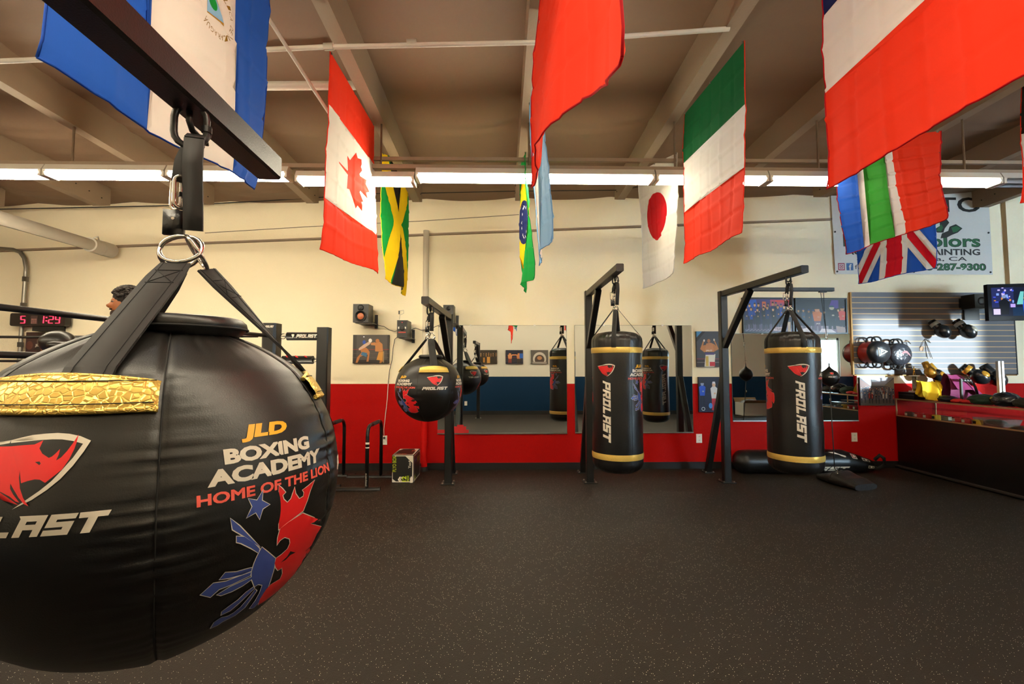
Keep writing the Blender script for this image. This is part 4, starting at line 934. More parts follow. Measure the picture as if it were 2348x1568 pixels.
# ================================================================== sockets, cords, speakers
def socket(px, py, label):
    c = at(px, py, YW - .004); t = thing('wall_socket', label, 'socket', c, None); w, h = .036, .056
    g = G(); g.box((c.x - w, YW - .008, c.z - h), (c.x + w, YW, c.z + h), M_wplast); g.obj('cover_plate', t)
    for s in (-1, 1):
        g = G(); g.cyl((c.x, YW - .008, c.z + s * .024), (c.x, YW - .011, c.z + s * .024), .017, M_wplast, 16)
        for dx in (-.006, .006): g.box((c.x + dx - .0013, YW - .0118, c.z + s * .024 - .003), (c.x + dx + .0013, YW - .0108, c.z + s * .024 + .007), M_kprint)
        g.obj('outlet', t)
    return c
c0 = socket(881, 1009, 'white wall socket with a cord plugged in, left of the box')
socket(1603, 1005, 'white wall socket on the red wall left of the right rack')
socket(1959, 1002, 'white wall socket on the red wall behind the double-end ball')
c = Vector((-.98, YF, .30)); t = thing('wall_socket', 'white socket on the blue wall, seen in the large mirror', 'socket', c)
g = G(); g.box((c.x - .036, YF, c.z - .056), (c.x + .036, YF + .008, c.z + .056), M_wplast); g.obj('cover_plate', t)
pts = [(881, 1003), (880, 985), (884, 950), (888, 915), (890, 880), (893, 850), (899, 825), (901, 800), (905, 778), (913, 771)]
M_wcord = mat('white_cord', '#d8cfc0', .5)
g = G(); g.tube([at(x, y, YW - .02) for x, y in pts[:5]], .004, M_wcord, 8)
t = g.obj('speaker_cable'); tag(t, 'white and black cord running from the centre speaker down to the socket', 'cord')
g = G(); g.tube([at(x, y, YW - .02) for x, y in pts[4:]], .004, M_cable, 8); g.obj('upper_cord', t, 'black upper length of cord')
g = G(); g.cyl(at(881, 1004, YW - .012), at(881, 1004, YW - .04), .014, M_kprint, 12); g.obj('plug', t)
M_spk = mat('speaker_black_vinyl', '#141311', .35, bump=.1, bscale=200)
M_cone = mat('orange_cone', '#b5623a', .4)
def speaker(label, x0, y0, x1, y1, Yf=5.5, kind=0, shelf=True):
    a = at(x0, y1, Yf); b = at(x1, y0, Yf); D = .2 if kind == 0 else .24
    t = thing('wall_speaker', label, 'speaker', (a.x, Yf, a.z))
    g = G(); g.box((a.x, Yf, a.z), (b.x, Yf + D, b.z), M_spk); g.obj('cabinet', t)
    w, h = b.x - a.x, b.z - a.z; cx = (a.x + b.x) / 2
    if kind == 0:
        g = G(); c = Vector((cx - .0, Yf, a.z + h * .34)); r = w * .38
        g.lathe([(r, 0), (r, .008), (r * .9, .012), (r * .85, .006), (r * .3, -.004), (0, -.001)], c, M_black_steel, 32, axis=(0, -1, 0)); o = g.obj('woofer', t)
        g = G(); g.lathe([(r * .55, .004), (r * .3, .012), (0, .014)], c, M_cone, 24, axis=(0, -1, 0)); g.obj('dust_cap', o, 'orange cone centre')
        g = G(); c = Vector((cx, Yf, a.z + h * .8)); r = w * .2; g.lathe([(r, 0), (r, .006), (r * .5, .002), (r * .3, .006), (0, .01)], c, M_black_steel, 24, axis=(0, -1, 0)); g.obj('tweeter', t)
    else:
        g = G(); c = Vector((cx, Yf, a.z + h * .55)); r = w * .26; g.lathe([(r, 0), (r, .012), (r * .8, .014), (0, .012)], c, M_kprint, 24, axis=(0, -1, 0)); g.obj('volume_knob', t)
        g = G(); g.box((a.x + w * .14, Yf - .004, a.z + h * .27), (b.x - w * .14, Yf, a.z + h * .34), mat('display_red', '#a12a14', .4)); g.obj('display', t, 'red display strip')
        for s in (-1, 1):
            g = G(); x = cx + s * w * .3; g.box((x - w * .08, Yf - .005, a.z + h * .5), (x + w * .08, Yf, a.z + h * .62), mat('speaker_silver', '#c0bcb4', .3, .6)); g.obj('vent_plate', t, 'silver vent plate')
        g = G(); g.box((a.x + w * .08, Yf - .003, a.z + h * .72), (b.x - w * .08, Yf, b.z - h * .05), M_kprint); g.cyl((cx, Yf - .003, b.z - h * .13), (cx, Yf - .006, b.z - h * .13), .006, M_rprint, 10); g.obj('top_panel', t)
    if shelf:
        g = G(); g.box((a.x + .02, Yf + .03, a.z - .008), (b.x + .04, YW, a.z), M_black_steel); g.obj('shelf', t)
        g = G(); g.box((b.x + .0, YW - .02, a.z - .05), (b.x + .035, YW, a.z + h * .55), M_black_steel); g.obj('wall_bracket', t)
    return a, b
speaker('left black wall speaker with an orange cone', 809, 697, 845, 739)
speaker('smaller black music player speaker with silver side vents, right of the left speaker', 910, 734, 934, 774, kind=1)
speaker('black wall speaker partly hidden behind the round bag rack', 1016, 699, 1040, 740, shelf=True)
cable([at(856, 738, 5.72), at(868, 746, 5.72), at(880, 748, 5.76), at(892, 756, 5.76), at(905, 760, 5.76), at(915, 757, 5.72)], .004, 'black cable linking the left speaker to the smaller speaker')
cable([at(938, 765, 5.70), at(942, 757, 5.74), at(953, 752, 5.72), at(966, 757, 5.70), at(985, 755, 5.68), at(1000, 748, 5.72), at(1018, 742, 5.74)], .004, 'black cable running right from the smaller speaker past the wall pipe')
c = at(920, 717, YW); t = thing('wall_hook', 'small bent metal hook on the wall above the smaller speaker', 'hook', c)
g = G(); g.box((c.x - .03, YW - .02, c.z - .02), (c.x - .02, YW, c.z + .025), M_kprint); g.obj('bracket', t)
g = G(); g.tube([(c.x - .02, YW - .01, c.z + .02), (c.x + .035, YW - .03, c.z + .03), (c.x + .04, YW - .03, c.z - .01), (c.x - .01, YW - .02, c.z - .03), (c.x - .02, YW - .01, c.z - .09)], .002, M_galv, 6); g.obj('wire', t)

# ================================================================== timer behind the ring
a = at(22, 747, 5.68); b = at(150, 718, 5.68)
t = thing('round_timer', 'black wall timer with red digits reading 5 1:29', 'timer', (a.x, 5.68, a.z))
g = G(); r = .02
pr = [(a.x + r, a.z), (b.x - r, a.z), (b.x - r * .3, a.z + r * .3), (b.x, a.z + r), (b.x, b.z - r), (b.x - r * .3, b.z - r * .3), (b.x - r, b.z), (a.x + r, b.z), (a.x + r * .3, b.z - r * .3), (a.x, b.z - r), (a.x, a.z + r), (a.x + r * .3, a.z + r * .3)]
g.hexa([(x, 5.68, z) for x, z in pr], [(x, 5.76, z) for x, z in pr], mat('timer_case', '#160f0e', .35)); g.obj('case', t)
M_led = mat('lit_red_digits', '#ff3048', emit=3)
SEG = {'a': (.1, .93, .9, 1.0), 'b': (.86, .53, 1, .97), 'c': (.86, .03, 1, .47), 'd': (.1, 0, .9, .07), 'e': (0, .03, .14, .47), 'f': (0, .53, .14, .97), 'g': (.1, .465, .9, .535)}
DIG = {'5': 'afgcd', '1': 'bc', '2': 'abged', '9': 'abcdfg'}
W_, H_ = b.x - a.x, b.z - a.z
def digit(ch, u, w=.088):
    g = G()
    for s in DIG[ch]:
        x0, z0, x1, z1 = SEG[s]; 
        n = 6
        X0, X1 = a.x + (u + x0 * w) * W_, a.x + (u + x1 * w) * W_; Z0, Z1 = a.z + H_ * (.2 + .58 * z0), a.z + H_ * (.2 + .58 * z1)
        g.box((X0 + (z0) * .006, 5.674, Z0), (X1 + z0 * .006, 5.68, Z1), M_led)
    g.obj('digit', t)
digit('5', .19); digit('1', .53); digit('2', .70); digit('9', .82)
g = G()
for z in (.36, .62): g.box((a.x + W_ * .655, 5.674, a.z + H_ * z), (a.x + W_ * .675, 5.68, a.z + H_ * (z + .08)), M_led)
g.obj('colon', t)
g = G(); g.box((a.x + W_ * .38, 5.676, a.z + H_ * .15), (a.x + W_ * .5, 5.68, a.z + H_ * .8), mat('timer_keys', '#4a3634', .5))
for i in range(3):
    for k in range(3): g.box((a.x + W_ * (.4 + .033 * i), 5.672, a.z + H_ * (.2 + .14 * k)), (a.x + W_ * (.422 + .033 * i), 5.676, a.z + H_ * (.27 + .14 * k)), mat('timer_key_red', '#a8746a', .5))
g.obj('key_panel', t)
g = G(); g.box((a.x + W_ * .38, 5.7, a.z - .06), (a.x + W_ * .85, YW, a.z), M_kprint); g.obj('mounting_bracket', t)
a_ = at(-10, 885, YW); b_ = at(24, 866, YW)
g = G(); g.box((a_.x, YW - .02, a_.z), (b_.x, YW - .001, b_.z), mat('orange_board', '#d98a2b', .5)); tag(g.obj('orange_board'), 'orange board at the far left edge on the red wall line', 'board')
q = [at(56, 828, 5.7), at(58, 848, 5.7), at(50, 862, 5.7), at(36, 858, 5.7), at(30, 852, 5.72), at(28, 875, 5.72)]
cable(q, .006, 'black cable with an adapter hanging by the galvanised conduit')
g = G(); c = at(32, 856, 5.7); g.box(c - Vector((.03, .03, .03)), c + Vector((.03, .03, .05)), M_kprint); tag(g.obj('power_adapter'), 'black power adapter by the galvanised conduit at far left', 'adapter')

# ================================================================== boxing ring
RXr, RYf = -2.45, 4.45
t = thing('ring_platform', 'low black boxing ring platform behind the huge round bag', 'boxing ring', (RXr, RYf, 0))
g = G(); g.box((-7.0, 1.35, 0), (RXr + .1, RYf + .1, .11), mat('ring_canvas', '#1c2f5a', .7)); g.obj('canvas_deck', t)
P0 = at(744, 751, 4.5)
t = thing('ring_post', 'square black ring post at the right corner of the boxing ring', 'ring post', (P0.x, 4.5, 0))
g = G(); g.bar((P0.x, 4.5, 0), (P0.x, 4.5, P0.z), .11, .11, M_black_steel, up=(0, 1, 0)); g.obj('post', t)
zr = [at(700, y, 4.5).z for y in (771, 825, 880, 932)]
for i, z in enumerate(zr):
    g = G(); g.tube(ring_pts((P0.x - .075, 4.48, z), .018, (0, 1, 0), (0, 0, 1), 12), .004, M_chrome, 6, closed=True); g.obj('eye', t)
# corner pad
a = at(600, 880, 4.4); b = at(636, 741, 4.4); b.z = at(618, 741, 4.4).z; a.z = .75
t = thing('corner_pad', 'tall black corner pad with white lettering on the ring ropes', 'pad', (a.x, 4.4, a.z))
g = G()
pw = b.x - a.x
pr = [(a.x + .02, 4.36), (b.x - .02, 4.36), (b.x, 4.38), (b.x, 4.49), (a.x, 4.49), (a.x, 4.38)]
g.hexa([(x, y, a.z) for x, y in pr], [(x, y, b.z) for x, y in pr], M_leather2)
s_ = pw / .23
g.paint([(wordmark(a.x + pw * .3, b.z - .045, b.x - pw * .1, b.z - .025), M_wprint), ([circ(a.x + pw * .2, b.z - .035, .012, 10)], M_wprint)], lambda u, v: (u, 4.359, v), lin(a.x + .005, b.x - .005, 3), lin(b.z - .06, b.z - .015, 3))
g.obj('pad_body', t)
# turnbuckle covers between post and pad
for i, (x0, x1, y) in enumerate(((659, 730, 771), (648, 718, 825), (652, 718, 880), (655, 716, 932))):
    p, q = at(x0, y, 4.46), at(x1, y, 4.48)
    t = thing('turnbuckle_cover', ('top turnbuckle cover with white lettering', 'second turnbuckle cover with red marks', 'third turnbuckle cover from the top', 'lowest turnbuckle cover of the ring corner')[i] + ' beside the ring post', 'turnbuckle cover', p, 'turnbuckle covers at the ring corner')
    g = G(); g.cyl(p, q, .04, M_leather2, 20)
    if i == 0: g.paint([(wordmark(.1, -.017, .3, .017), M_wprint), ([[(.055, .015), (.07, .02), (.085, .015), (.07, -.02)]], M_wprint)], lambda u, v: (p.x + u, p.y - sqrt(max(0, .0412 ** 2 - v * v)), p.z + v), lin(.04, .32, 4), lin(-.022, .022, 4))
    if i == 1:
        for k in (.2, .5, .8): c = p.lerp(q, k); g.ell(c + Vector((0, -.033, .03)), (.02, .004, .007), M_rprint, 8, 6, Matrix.Rotation(.5, 3, 'Y'))
    g.obj('cover', t)
    g = G(); g.tube([q, q + Vector((.04, 0, .012)), q + Vector((.06, .01, -.01))], .006, M_galv, 6); g.tube([p, p - Vector((.05, 0, 0))], .006, M_galv, 6)
    g.tube(ring_pts(p - Vector((.04, 0, 0)), .025, (0, 1, 0), (0, 0, 1), 14), .004, M_chrome, 6, closed=True); g.obj('hook', t)
M_rope = mat('ring_rope_cover', '#1a1714', .4)
Zr = [at(618, y, 4.45).z for y in (771, 825, 880, 932)]
for i in range(4):
    n = ('top', 'second', 'third', 'lowest')[i]
    z = Zr[i]
    t = thing('ring_rope', '%s black ring rope on the near side, running towards the viewer' % n, 'rope', (RXr, 3, z), 'black ring ropes')
    g = G(); g.tube([(at(618, 800, 4.4).x, 4.36, z), (-2.35, 3.0, z - .008), (-2.5, 1.4, z)], .017, M_rope, 12); g.obj('rope', t)
    t = thing('ring_rope', '%s black ring rope on the far side, parallel to the back wall' % n, 'rope', (-4, 4.43, z), 'black ring ropes')
    g = G(); g.tube([(-2.36, 4.43, z), (-4.5, 4.43, z - .012), (-6.9, 4.43, z)], .013, M_rope, 10); g.obj('rope', t)

# ================================================================== the person in the ring
HC = at(291, 699, 3.6); fdir = atan2(-.62, -.78)
HM = Matrix.Translation((HC.x, HC.y, 0)) @ Matrix.Rotation(fdir, 4, 'Z')
hz = HC.z + .005
M_skin = mat('skin', '#b06a3c', .5); M_hair = mat('dark_curly_hair', '#1d120b', .8, bump=1, bscale=70); M_shirt = mat('black_shirt', '#16140f', .8); M_short = mat('dark_shorts', '#191b26', .8)
def skin_mesh(vs, es, rad, mt, sub=2):
    me = bpy.data.meshes.new('figure'); me.from_pydata(vs, es, []); o = bpy.data.objects.new('figure', me); COL.objects.link(o)
    md = o.modifiers.new('s', 'SKIN'); 
    for i, r in enumerate(rad): me.skin_vertices[0].data[i].radius = (r if isinstance(r, tuple) else (r, r))
    me.skin_vertices[0].data[0].use_root = True
    sd = o.modifiers.new('d', 'SUBSURF'); sd.levels = sub; sd.render_levels = sub
    bpy.context.view_layer.update()
    m2 = bpy.data.meshes.new_from_object(o.evaluated_get(bpy.context.evaluated_depsgraph_get()))
    V = [v.co.copy() for v in m2.vertices]; F = [tuple(p.vertices) for p in m2.polygons]
    bpy.data.objects.remove(o); bpy.data.meshes.remove(me); bpy.data.meshes.remove(m2)
    return V, F
def add_skin(g, vs, es, rad, mt, sub=2):
    V, F = skin_mesh(vs, es, rad, mt, sub); b0 = len(g.v)
    for v in V: g.P(v)
    for f in F: g.F([b0 + i for i in f], mt, True)
t = thing('person', 'person with curly dark hair and beard in profile, wearing boxing gloves, inside the ring', 'person', (HC.x, HC.y, .11))
g = G(); g.M = HM
zh = hz - 1.0; B = hz  # head centre height
vs = [(0, 0, B - .78), (0, 0, B - .55), (.01, 0, B - .32), (-.01, 0, B - .19), (.0, 0, B - .08),
      (-.005, .17, B - .27), (.06, .25, B - .50), (.24, .14, B - .36),
      (-.005, -.17, B - .27), (.02, -.26, B - .50), (.22, -.12, B - .34),
      (.05, .1, B - .88), (.07, .13, B - 1.25), (.0, .15, .2), (.14, .16, .15),
      (-.05, -.1, B - .88), (-.02, -.14, B - 1.25), (-.12, -.15, .2), (.02, -.17, .15)]
es = [(0, 1), (1, 2), (2, 3), (3, 4), (2, 5), (5, 6), (6, 7), (2, 8), (8, 9), (9, 10), (0, 11), (11, 12), (12, 13), (13, 14), (0, 15), (15, 16), (16, 17), (17, 18)]
rad = [.13, .12, (.12, .15), .055, .05, .06, .045, .032, .06, .045, .032, .085, .06, .042, .032, .085, .06, .042, .032]
add_skin(g, vs, es, rad, M_skin)
def headf(d):  # d: unit direction, x forward
    f = 1.0
    if d.x > .3: f += .05 * max(0, -d.z) * d.x            # jaw
    nz = exp(-((d.y) / .13) ** 2) * exp(-((d.z + .12) / .17) ** 2) * (1 if d.x > 0 else 0)
    f += .27 * nz * (1.2 if d.z < -.05 else .85)
    f += .05 * exp(-((d.z - .22) / .08) ** 2) * exp(-(d.y / .4) ** 2) * (d.x > 0)      # brow
    f -= .07 * exp(-((d.z - .06) / .08) ** 2) * exp(-((abs(d.y) - .3) / .14) ** 2) * (d.x > 0)   # eye sockets
    f += .06 * exp(-((d.z + .42) / .06) ** 2) * exp(-(d.y / .25) ** 2) * (d.x > 0)      # lips
    f += .10 * exp(-((d.z + .78) / .15) ** 2) * exp(-(d.y / .4) ** 2) * (d.x > 0)       # chin
    return f
g.ell((0, 0, B), (.093, .074, .116), M_skin, 48, 40, fn=headf)
for s in (-1, 1): g.ell((-.008, s * .073, B - .005), (.02, .008, .032), M_skin, 12, 8)
g.obj('body', t)
for s in (-1, 1):
    g = G(); g.M = HM; g.ell((.078, s * .03, B + .012), (.011, .011, .006), mat('eye_white', '#8f8478', .3), 12, 8); g.ell((.0875, s * .031, B + .012), (.005, .006, .006), M_kprint, 8, 6); g.obj('eye', t)
g = G(); g.M = HM; R = random.Random(2)
g.ell((-.012, 0, B + .042), (.099, .086, .098), M_hair, 32, 20, fn=lambda d: 1 + .05 * noise.noise(d * 6))
for i in range(150):
    a = R.uniform(0, 2 * pi); la = R.uniform(.0, pi / 2); d = Vector((cos(la) * cos(a), cos(la) * sin(a), sin(la)))
    if d.x > .8 and d.z < .3: continue
    p = Vector((-.012, 0, B + .045)) + Vector((d.x * .101, d.y * .088, d.z * .098)); g.ell(p, (.016, .016, .013), M_hair, 8, 6)
g.obj('hair', t)
g = G(); g.M = HM
g.ell((.025, 0, B - .078), (.073, .062, .048), mat('beard', '#3a2414', .85, bump=1, bscale=90), 24, 14, fn=lambda d: 1 + .06 * noise.noise(d * 7))
g.ell((.092, 0, B - .045), (.012, .03, .006), MATS['beard'], 10, 6)
for s in (-1, 1): g.ell((.0, s * .066, B - .045), (.022, .012, .045), MATS['beard'], 10, 8)
g.obj('beard', t)
g = G(); g.M = HM
vs2 = [(0, 0, B - .80), (0, 0, B - .55), (.01, 0, B - .32), (-.01, 0, B - .21), (-.005, .17, B - .27), (.03, .22, B - .40), (-.005, -.17, B - .27), (.01, -.22, B - .40)]
add_skin(g, vs2, [(0, 1), (1, 2), (2, 3), (2, 4), (4, 5), (2, 6), (6, 7)], [.145, .132, (.132, .162), .062, .074, .062, .074, .062], M_shirt); g.obj('shirt', t)
g = G(); g.M = HM
add_skin(g, [(0, 0, B - .80), (.05, .1, B - .92), (.065, .12, B - 1.12), (-.05, -.1, B - .92), (-.03, -.13, B - 1.12)], [(0, 1), (1, 2), (0, 3), (3, 4)], [.145, .105, .095, .105, .095], M_short); g.obj('shorts', t)

# ================================================================== boxing gloves
def glove_parts(t, M, mt, cuff, trim=None, logo=None, s=1.0, part='mitt'):
    """local: +x knuckles, z up, y thumb side"""
    g = G(); g.M = M
    def ff(d): return 1 + .10 * max(0, d.x) * (1 - abs(d.z)) - .10 * max(0, -d.x) + .02 * noise.noise(d * 3)
    g.ell((.05 * s, 0, 0), (.1 * s, .072 * s, .084 * s), mt, 28, 18, fn=ff)
    g.obj('mitt', t)
    g = G(); g.M = M; g.tube([(-.03 * s, .045 * s, -.012 * s), (.02 * s, .078 * s, -.018 * s), (.07 * s, .082 * s, -.022 * s), (.1 * s, .07 * s, -.022 * s)], [.024 * s, .03 * s, .029 * s, .018 * s], mt, 12); g.obj('thumb', t)
    g = G(); g.M = M; g.lathe([(.0, -.12 * s), (.04 * s, -.12 * s), (.047 * s, -.115 * s), (.05 * s, -.06 * s), (.052 * s, -.02 * s), (.05 * s, 0)], (-.005 * s, 0, 0), cuff, 24, axis=(1, 0, 0)); c_ = g.obj('cuff', t)
    if trim:
        g = G(); g.M = M; g.lathe([(.052 * s, -.085 * s), (.055 * s, -.08 * s), (.056 * s, -.045 * s), (.053 * s, -.04 * s)], (-.005 * s, 0, 0), trim, 24, axis=(1, 0, 0)); g.obj('wrist_strap', t)
    if logo:
        g = G(); g.M = M; g.ell((.07 * s, 0, .07 * s), (.045 * s, .04 * s, .02 * s), logo, 16, 8); g.obj('patch', t)
    return t
def dirM(p, fwd, up=(0, 0, 1)):
    f = Vector(fwd).normalized(); u = Vector(up); u = (u - f * u.dot(f)).normalized(); y = u.cross(f)
    m = Matrix(((f.x, y.x, u.x, p[0]), (f.y, y.y, u.y, p[1]), (f.z, y.z, u.z, p[2]), (0, 0, 0, 1))); return m
M_gl = mat('black_glove_leather', '#17140f', .35)
gp = HM @ Vector((.30, .10, B - .325)); fd = Vector((cos(fdir), sin(fdir), 0))
t = thing('boxing_glove', 'black boxing glove raised by the person in the ring, upper one', 'boxing glove', gp, 'gloves worn in the ring')
glove_parts(t, dirM(gp, fd + Vector((0, 0, .12)), (0, 0, 1)), M_gl, M_gl, s=1.05)
gp = HM @ Vector((.27, -.09, B - .375))
t = thing('boxing_glove', 'black boxing glove raised by the person in the ring, lower one behind the first', 'boxing glove', gp, 'gloves worn in the ring')
glove_parts(t, dirM(gp, fd + Vector((0, 0, -.05)), (0, 0, 1)), mat('dark_green_glove_leather', '#1b211a', .35), M_gl, s=1.0)
# ================================================================== dip bars and plyo box
def dip_bar(x, y, label, h=.67, L=.55, f0=-.38, f1=.13):
    t = thing('dip_bar', label, 'parallel bar', (x, y, 0), 'black dip bars by the back wall')
    # upright ends at y and y + L, bent bar between
    g = G(); r = .019; yb = y + L; b = .10
    arc0 = [(x, y + b - b * cos(a), h - b + b * sin(a)) for a in lin(0, pi / 2, 6)]; arc1 = [(x, yb - b + b * sin(a), h - b + b * cos(a)) for a in lin(0, pi / 2, 6)]
    g.tube([(x, y, .02)] + arc0 + arc1 + [(x, yb, .02)], r, M_black_steel, 14); g.obj('handle_frame', t)
    g = G(); g.cyl((x, y + .16, h), (x, yb - .15, h), .022, mat('foam_grip', '#1c1614', .8), 14); g.obj('grip', t)
    for yy in (y, yb):
        g = G(); g.cyl((x + f0, yy, .021), (x + f1, yy, .021), .019, M_black_steel, 14); ft = g.obj('foot', t)
        for s in (f0, f1):
            g = G(); g.cyl((x + s - .004, yy, .021), (x + s + (.012 if s > 0 else -.012), yy, .021), .021, M_kprint, 14); g.obj('end_cap', ft)
    g = G(); g.cyl((x, y, .48), (x, y, .5), .0205, M_wprint, 14); g.cyl((x, y, .44), (x, y, .45), .0205, M_wprint, 14); g.obj('white_ring_mark', t, 'white ring marks')
    g = G(); g.paint([(text('baseblocks', 0, 0, .13, .02, .0), M_wprint)], lambda u, v: (x - .01 + v - .001, y - sqrt(.0196 ** 2 - (v - .01) ** 2), .05 + u), lin(-.005, .135, 3), lin(-.004, .024, 3)); g.obj('lettering', t)
dip_bar(at(840, 1125, 4.85).x, 4.86, 'black dip bar nearest the white-lettered box', h=.665)
dip_bar(-1.87, 4.97, 'black dip bar partly hidden by the huge round bag', h=.67, L=.5, f0=-.34)
# plyo box
a = atz(898, 1107, 0); c = atz(948, 1107, 0)
x0, x1 = a.x, at(948, 1107, a.y).x; y0 = a.y; y1 = y0 + .40; zt = .305
M_pk, M_pw, M_pg, M_po = mat('box_black', '#15120f', .45), mat('box_white', '#ded3c0', .45), mat('box_lime', '#b7c81c', .45), mat('box_orange', '#d8662a', .45)
t = thing('plyo_box', 'black jump box with lime and white printing by the far round bag', 'exercise box', ((x0 + x1) / 2, (y0 + y1) / 2, 0))
g = G(); g.box((x0, y0, .0), (x1, y1, zt), M_pk); bx = g.obj('box_body', t)
w = x1 - x0; d = y1 - y0
fl = [([[(.02, .02), (.98, .02), (.98, .985), (.02, .985)], [(.045, .14), (.2, .05), (.94, .05), (.94, .72), (.62, .96), (.045, .96)]], M_pw),
      ([[(.94, .72), (.94, .96), (.62, .96)]], M_pw), ([rect(.015, .38, .12, .98)], M_pk)]
def up(s, x, y, L, h, b=.02): return [[(x + h - v, y + u) for u, v in l] for l in text(s, 0, 0, L, h, b)]
fl += [(up('PLYO BOX', .03, .40, .57, .17, .01), M_pg), (up('12', .47, .04, .2, .2, .04), M_pg), (up('INCH', .70, .05, .2, .1, .02), M_pg), (up('Yes4All', .75, .52, .44, .13, .01), M_pw),
       ([[(.28, .12), (.36, .22), (.44, .22), (.36, .12), (.44, .02), (.36, .02)]], M_pw), ([[(.38, .12), (.46, .22), (.5, .22), (.42, .12), (.5, .02), (.46, .02)]], M_pw), ([[(.84, .0), (.96, .0), (.96, .16), (.9, .24), (.84, .16)]], M_pw)]
fl = [f for f in fl if f[0]]
g = G(); g.paint(fl, lambda u, v: (x0 + u * w, y0 - .001, v * zt), lin(0, 1, 3), lin(0, 1, 3)); g.obj('front_print', bx)
fl = [([[(.03, .03), (.97, .03), (.97, .97), (.03, .97)], [(.06, .08), (.92, .08), (.92, .5), (.75, .93), (.2, .93), (.06, .7)]], M_pw), (text('PLYO BOX', .1, .1, .62, .2, .01), M_po), (text('14', .72, .55, .9, .8, .04), M_po), (text('Yes4All', .3, .84, .7, .93, .01), M_pk)]
g = G(); g.paint(fl, lambda u, v: (x0 + u * w, y0 + v * d, zt + .001), lin(0, 1, 3), lin(0, 1, 3)); g.obj('top_print', bx)
fl = [([[(.03, .03), (.97, .03), (.97, .97), (.03, .97)], [(.06, .2), (.2, .06), (.94, .06), (.94, .85), (.85, .94), (.06, .94)]], M_pw), (text('16', .08, .06, .3, .26, .03), M_pg), (text('PLYO', .55, .6, .9, .8, .01), M_pg), (text('Yes4All', .1, .7, .5, .82, .01), M_bprint)]
g = G(); g.paint(fl, lambda u, v: (x1 + .001, y0 + u * d, v * zt), lin(0, 1, 3), lin(0, 1, 3)); g.obj('side_print', bx)

# ================================================================== double-end ball, sand bag, long bag on the floor
bc = at(1902, 865, BY); br = .093; sb = at(1914, 1079, 4.85)
t = thing('double_end_ball', 'small black striking ball held by cords between the side bar and the floor bag', 'double-end ball', (bc.x, BY, bc.z))
g = G()
prof = [(0, -br * 1.12), (.012, -br * 1.08)] + [(br * cos(a), br * sin(a)) for a in lin(-1.15, 1.1, 16)] + [(.02, br * 1.12), (.008, br * 1.3), (.006, br * 1.7), (0, br * 1.7)]
g.lathe(prof, (bc.x, BY, bc.z), M_leather2, 32)
mf = lambda u, v: (bc.x + (br + .001) * cos(v / br) * cos(-1.93 + u / br), BY + (br + .001) * cos(v / br) * sin(-1.93 + u / br), bc.z + (br + .001) * sin(v / br))
g.paint([([[(x * .35, (y - .075) * .35 + .045) for x, y in l] for l in ls], m_) for ls, m_ in shield_layers(1)], mf, lin(-.026, .026, 3), lin(.02, .066, 3))
g.paint([(wordmark(-.035, .0, .035, .011), M_wprint)], mf, lin(-.04, .04, 4), lin(-.003, .014, 2))
g.obj('ball', t)
g = G(); tp = Vector((bc.x, BY, bc.z + br * 1.65)); hk = Vector((bb.x, BY, bb.z - .03))
m_ = tp.lerp(hk, .42)
g.tube([m_, m_.lerp(hk, .5), hk + Vector((.01, 0, 0))], .0028, M_cable, 6); g.tube([m_, hk - Vector((.022, 0, 0))], .0028, M_cable, 6); g.obj('upper_cord', t)
carab(t, 'snap_hook', m_ - Vector((0, 0, .03)), .075, .022, .003, (.3, -1, 0), M_chrome)
g = G(); g.tube([m_ - Vector((0, 0, .065)), tp], .003, M_chrome, 6); g.tube(ring_pts(tp + Vector((0, 0, .03)), .018, (.2, -1, 0), (0, 0, 1), 14), .003, M_chrome, 6, closed=True); g.obj('ring', t)
lo = Vector((bc.x, BY, bc.z - br * 1.1)); g = G(); g.tube([lo, lo.lerp(sb, .5), sb + Vector((0, 0, .02))], .005, M_cable, 6); g.obj('lower_cord', t)
g = G(); g.tube([lo - Vector((0, 0, .13)), lo - Vector((0, 0, .17))], .009, M_chrome, 8); g.obj('cord_adjuster', t)
# floor anchor bag: a black leather pyramid-ended pouch
pA, pB = atz(1862, 1098, 0), atz(1962, 1126, 0)
t = thing('floor_anchor_bag', 'black leather weighted bag on the floor under the double-end ball', 'sand bag', ((pA.x + pB.x) / 2, pB.y + .15, 0))
ax = Vector((pB.x - pA.x + .02, pB.y - pA.y, 0)); L_ = ax.length; ax.normalize(); sdv = Vector((-ax.y, ax.x, 0))
org = pA + Vector((0, 0, .0))
def sand(s, q):
    # s along, q around the closed section
    hw = lerp(.06, .17, min(1, s * 2.2)) if s < .45 else lerp(.17, .15, (s - .45) / .55)
    hh = .115 * (1 - .25 * abs(s - .5)) * (.55 + .45 * min(1, s * 3)) ; hh *= (1 if s < .82 else 1 - .35 * (s - .82) / .18)
    a = 2 * pi * q; cx = cos(a); cz = sin(a)
    px = hw * (abs(cx) ** .6) * (1 if cx > 0 else -1); pz = hh * (.5 + .5 * (abs(cz) ** .7) * (1 if cz > 0 else -1))
    rg = exp(-((s - .5) / .12) ** 2) * max(0, cz) * .03
    p = org + ax * (s * L_) + sdv * (px + .12) + Vector((0, 0, pz + rg))
    p += Vector((0, 0, .004 * noise.noise(p * 9) * (pz / .1)))
    return p
M_lw = mat('worn_black_leather', '#1d1a18', .38, bump=.3, bscale=50, var=.3, vscale=25)
g = G(); g.grid(40, 36, sand, M_lw)
g.F([g.P(sand(0, k / 24)) for k in range(24)], M_lw); g.F([g.P(sand(1, k / 24)) for k in range(24)][::-1], M_lw); g.obj('leather_body', t)
g = G(); g.tube([sand(.5, q) + Vector((0, 0, .002)) for q in lin(.02, .48, 20)], .003, M_stitch, 6); g.obj('seam', t)
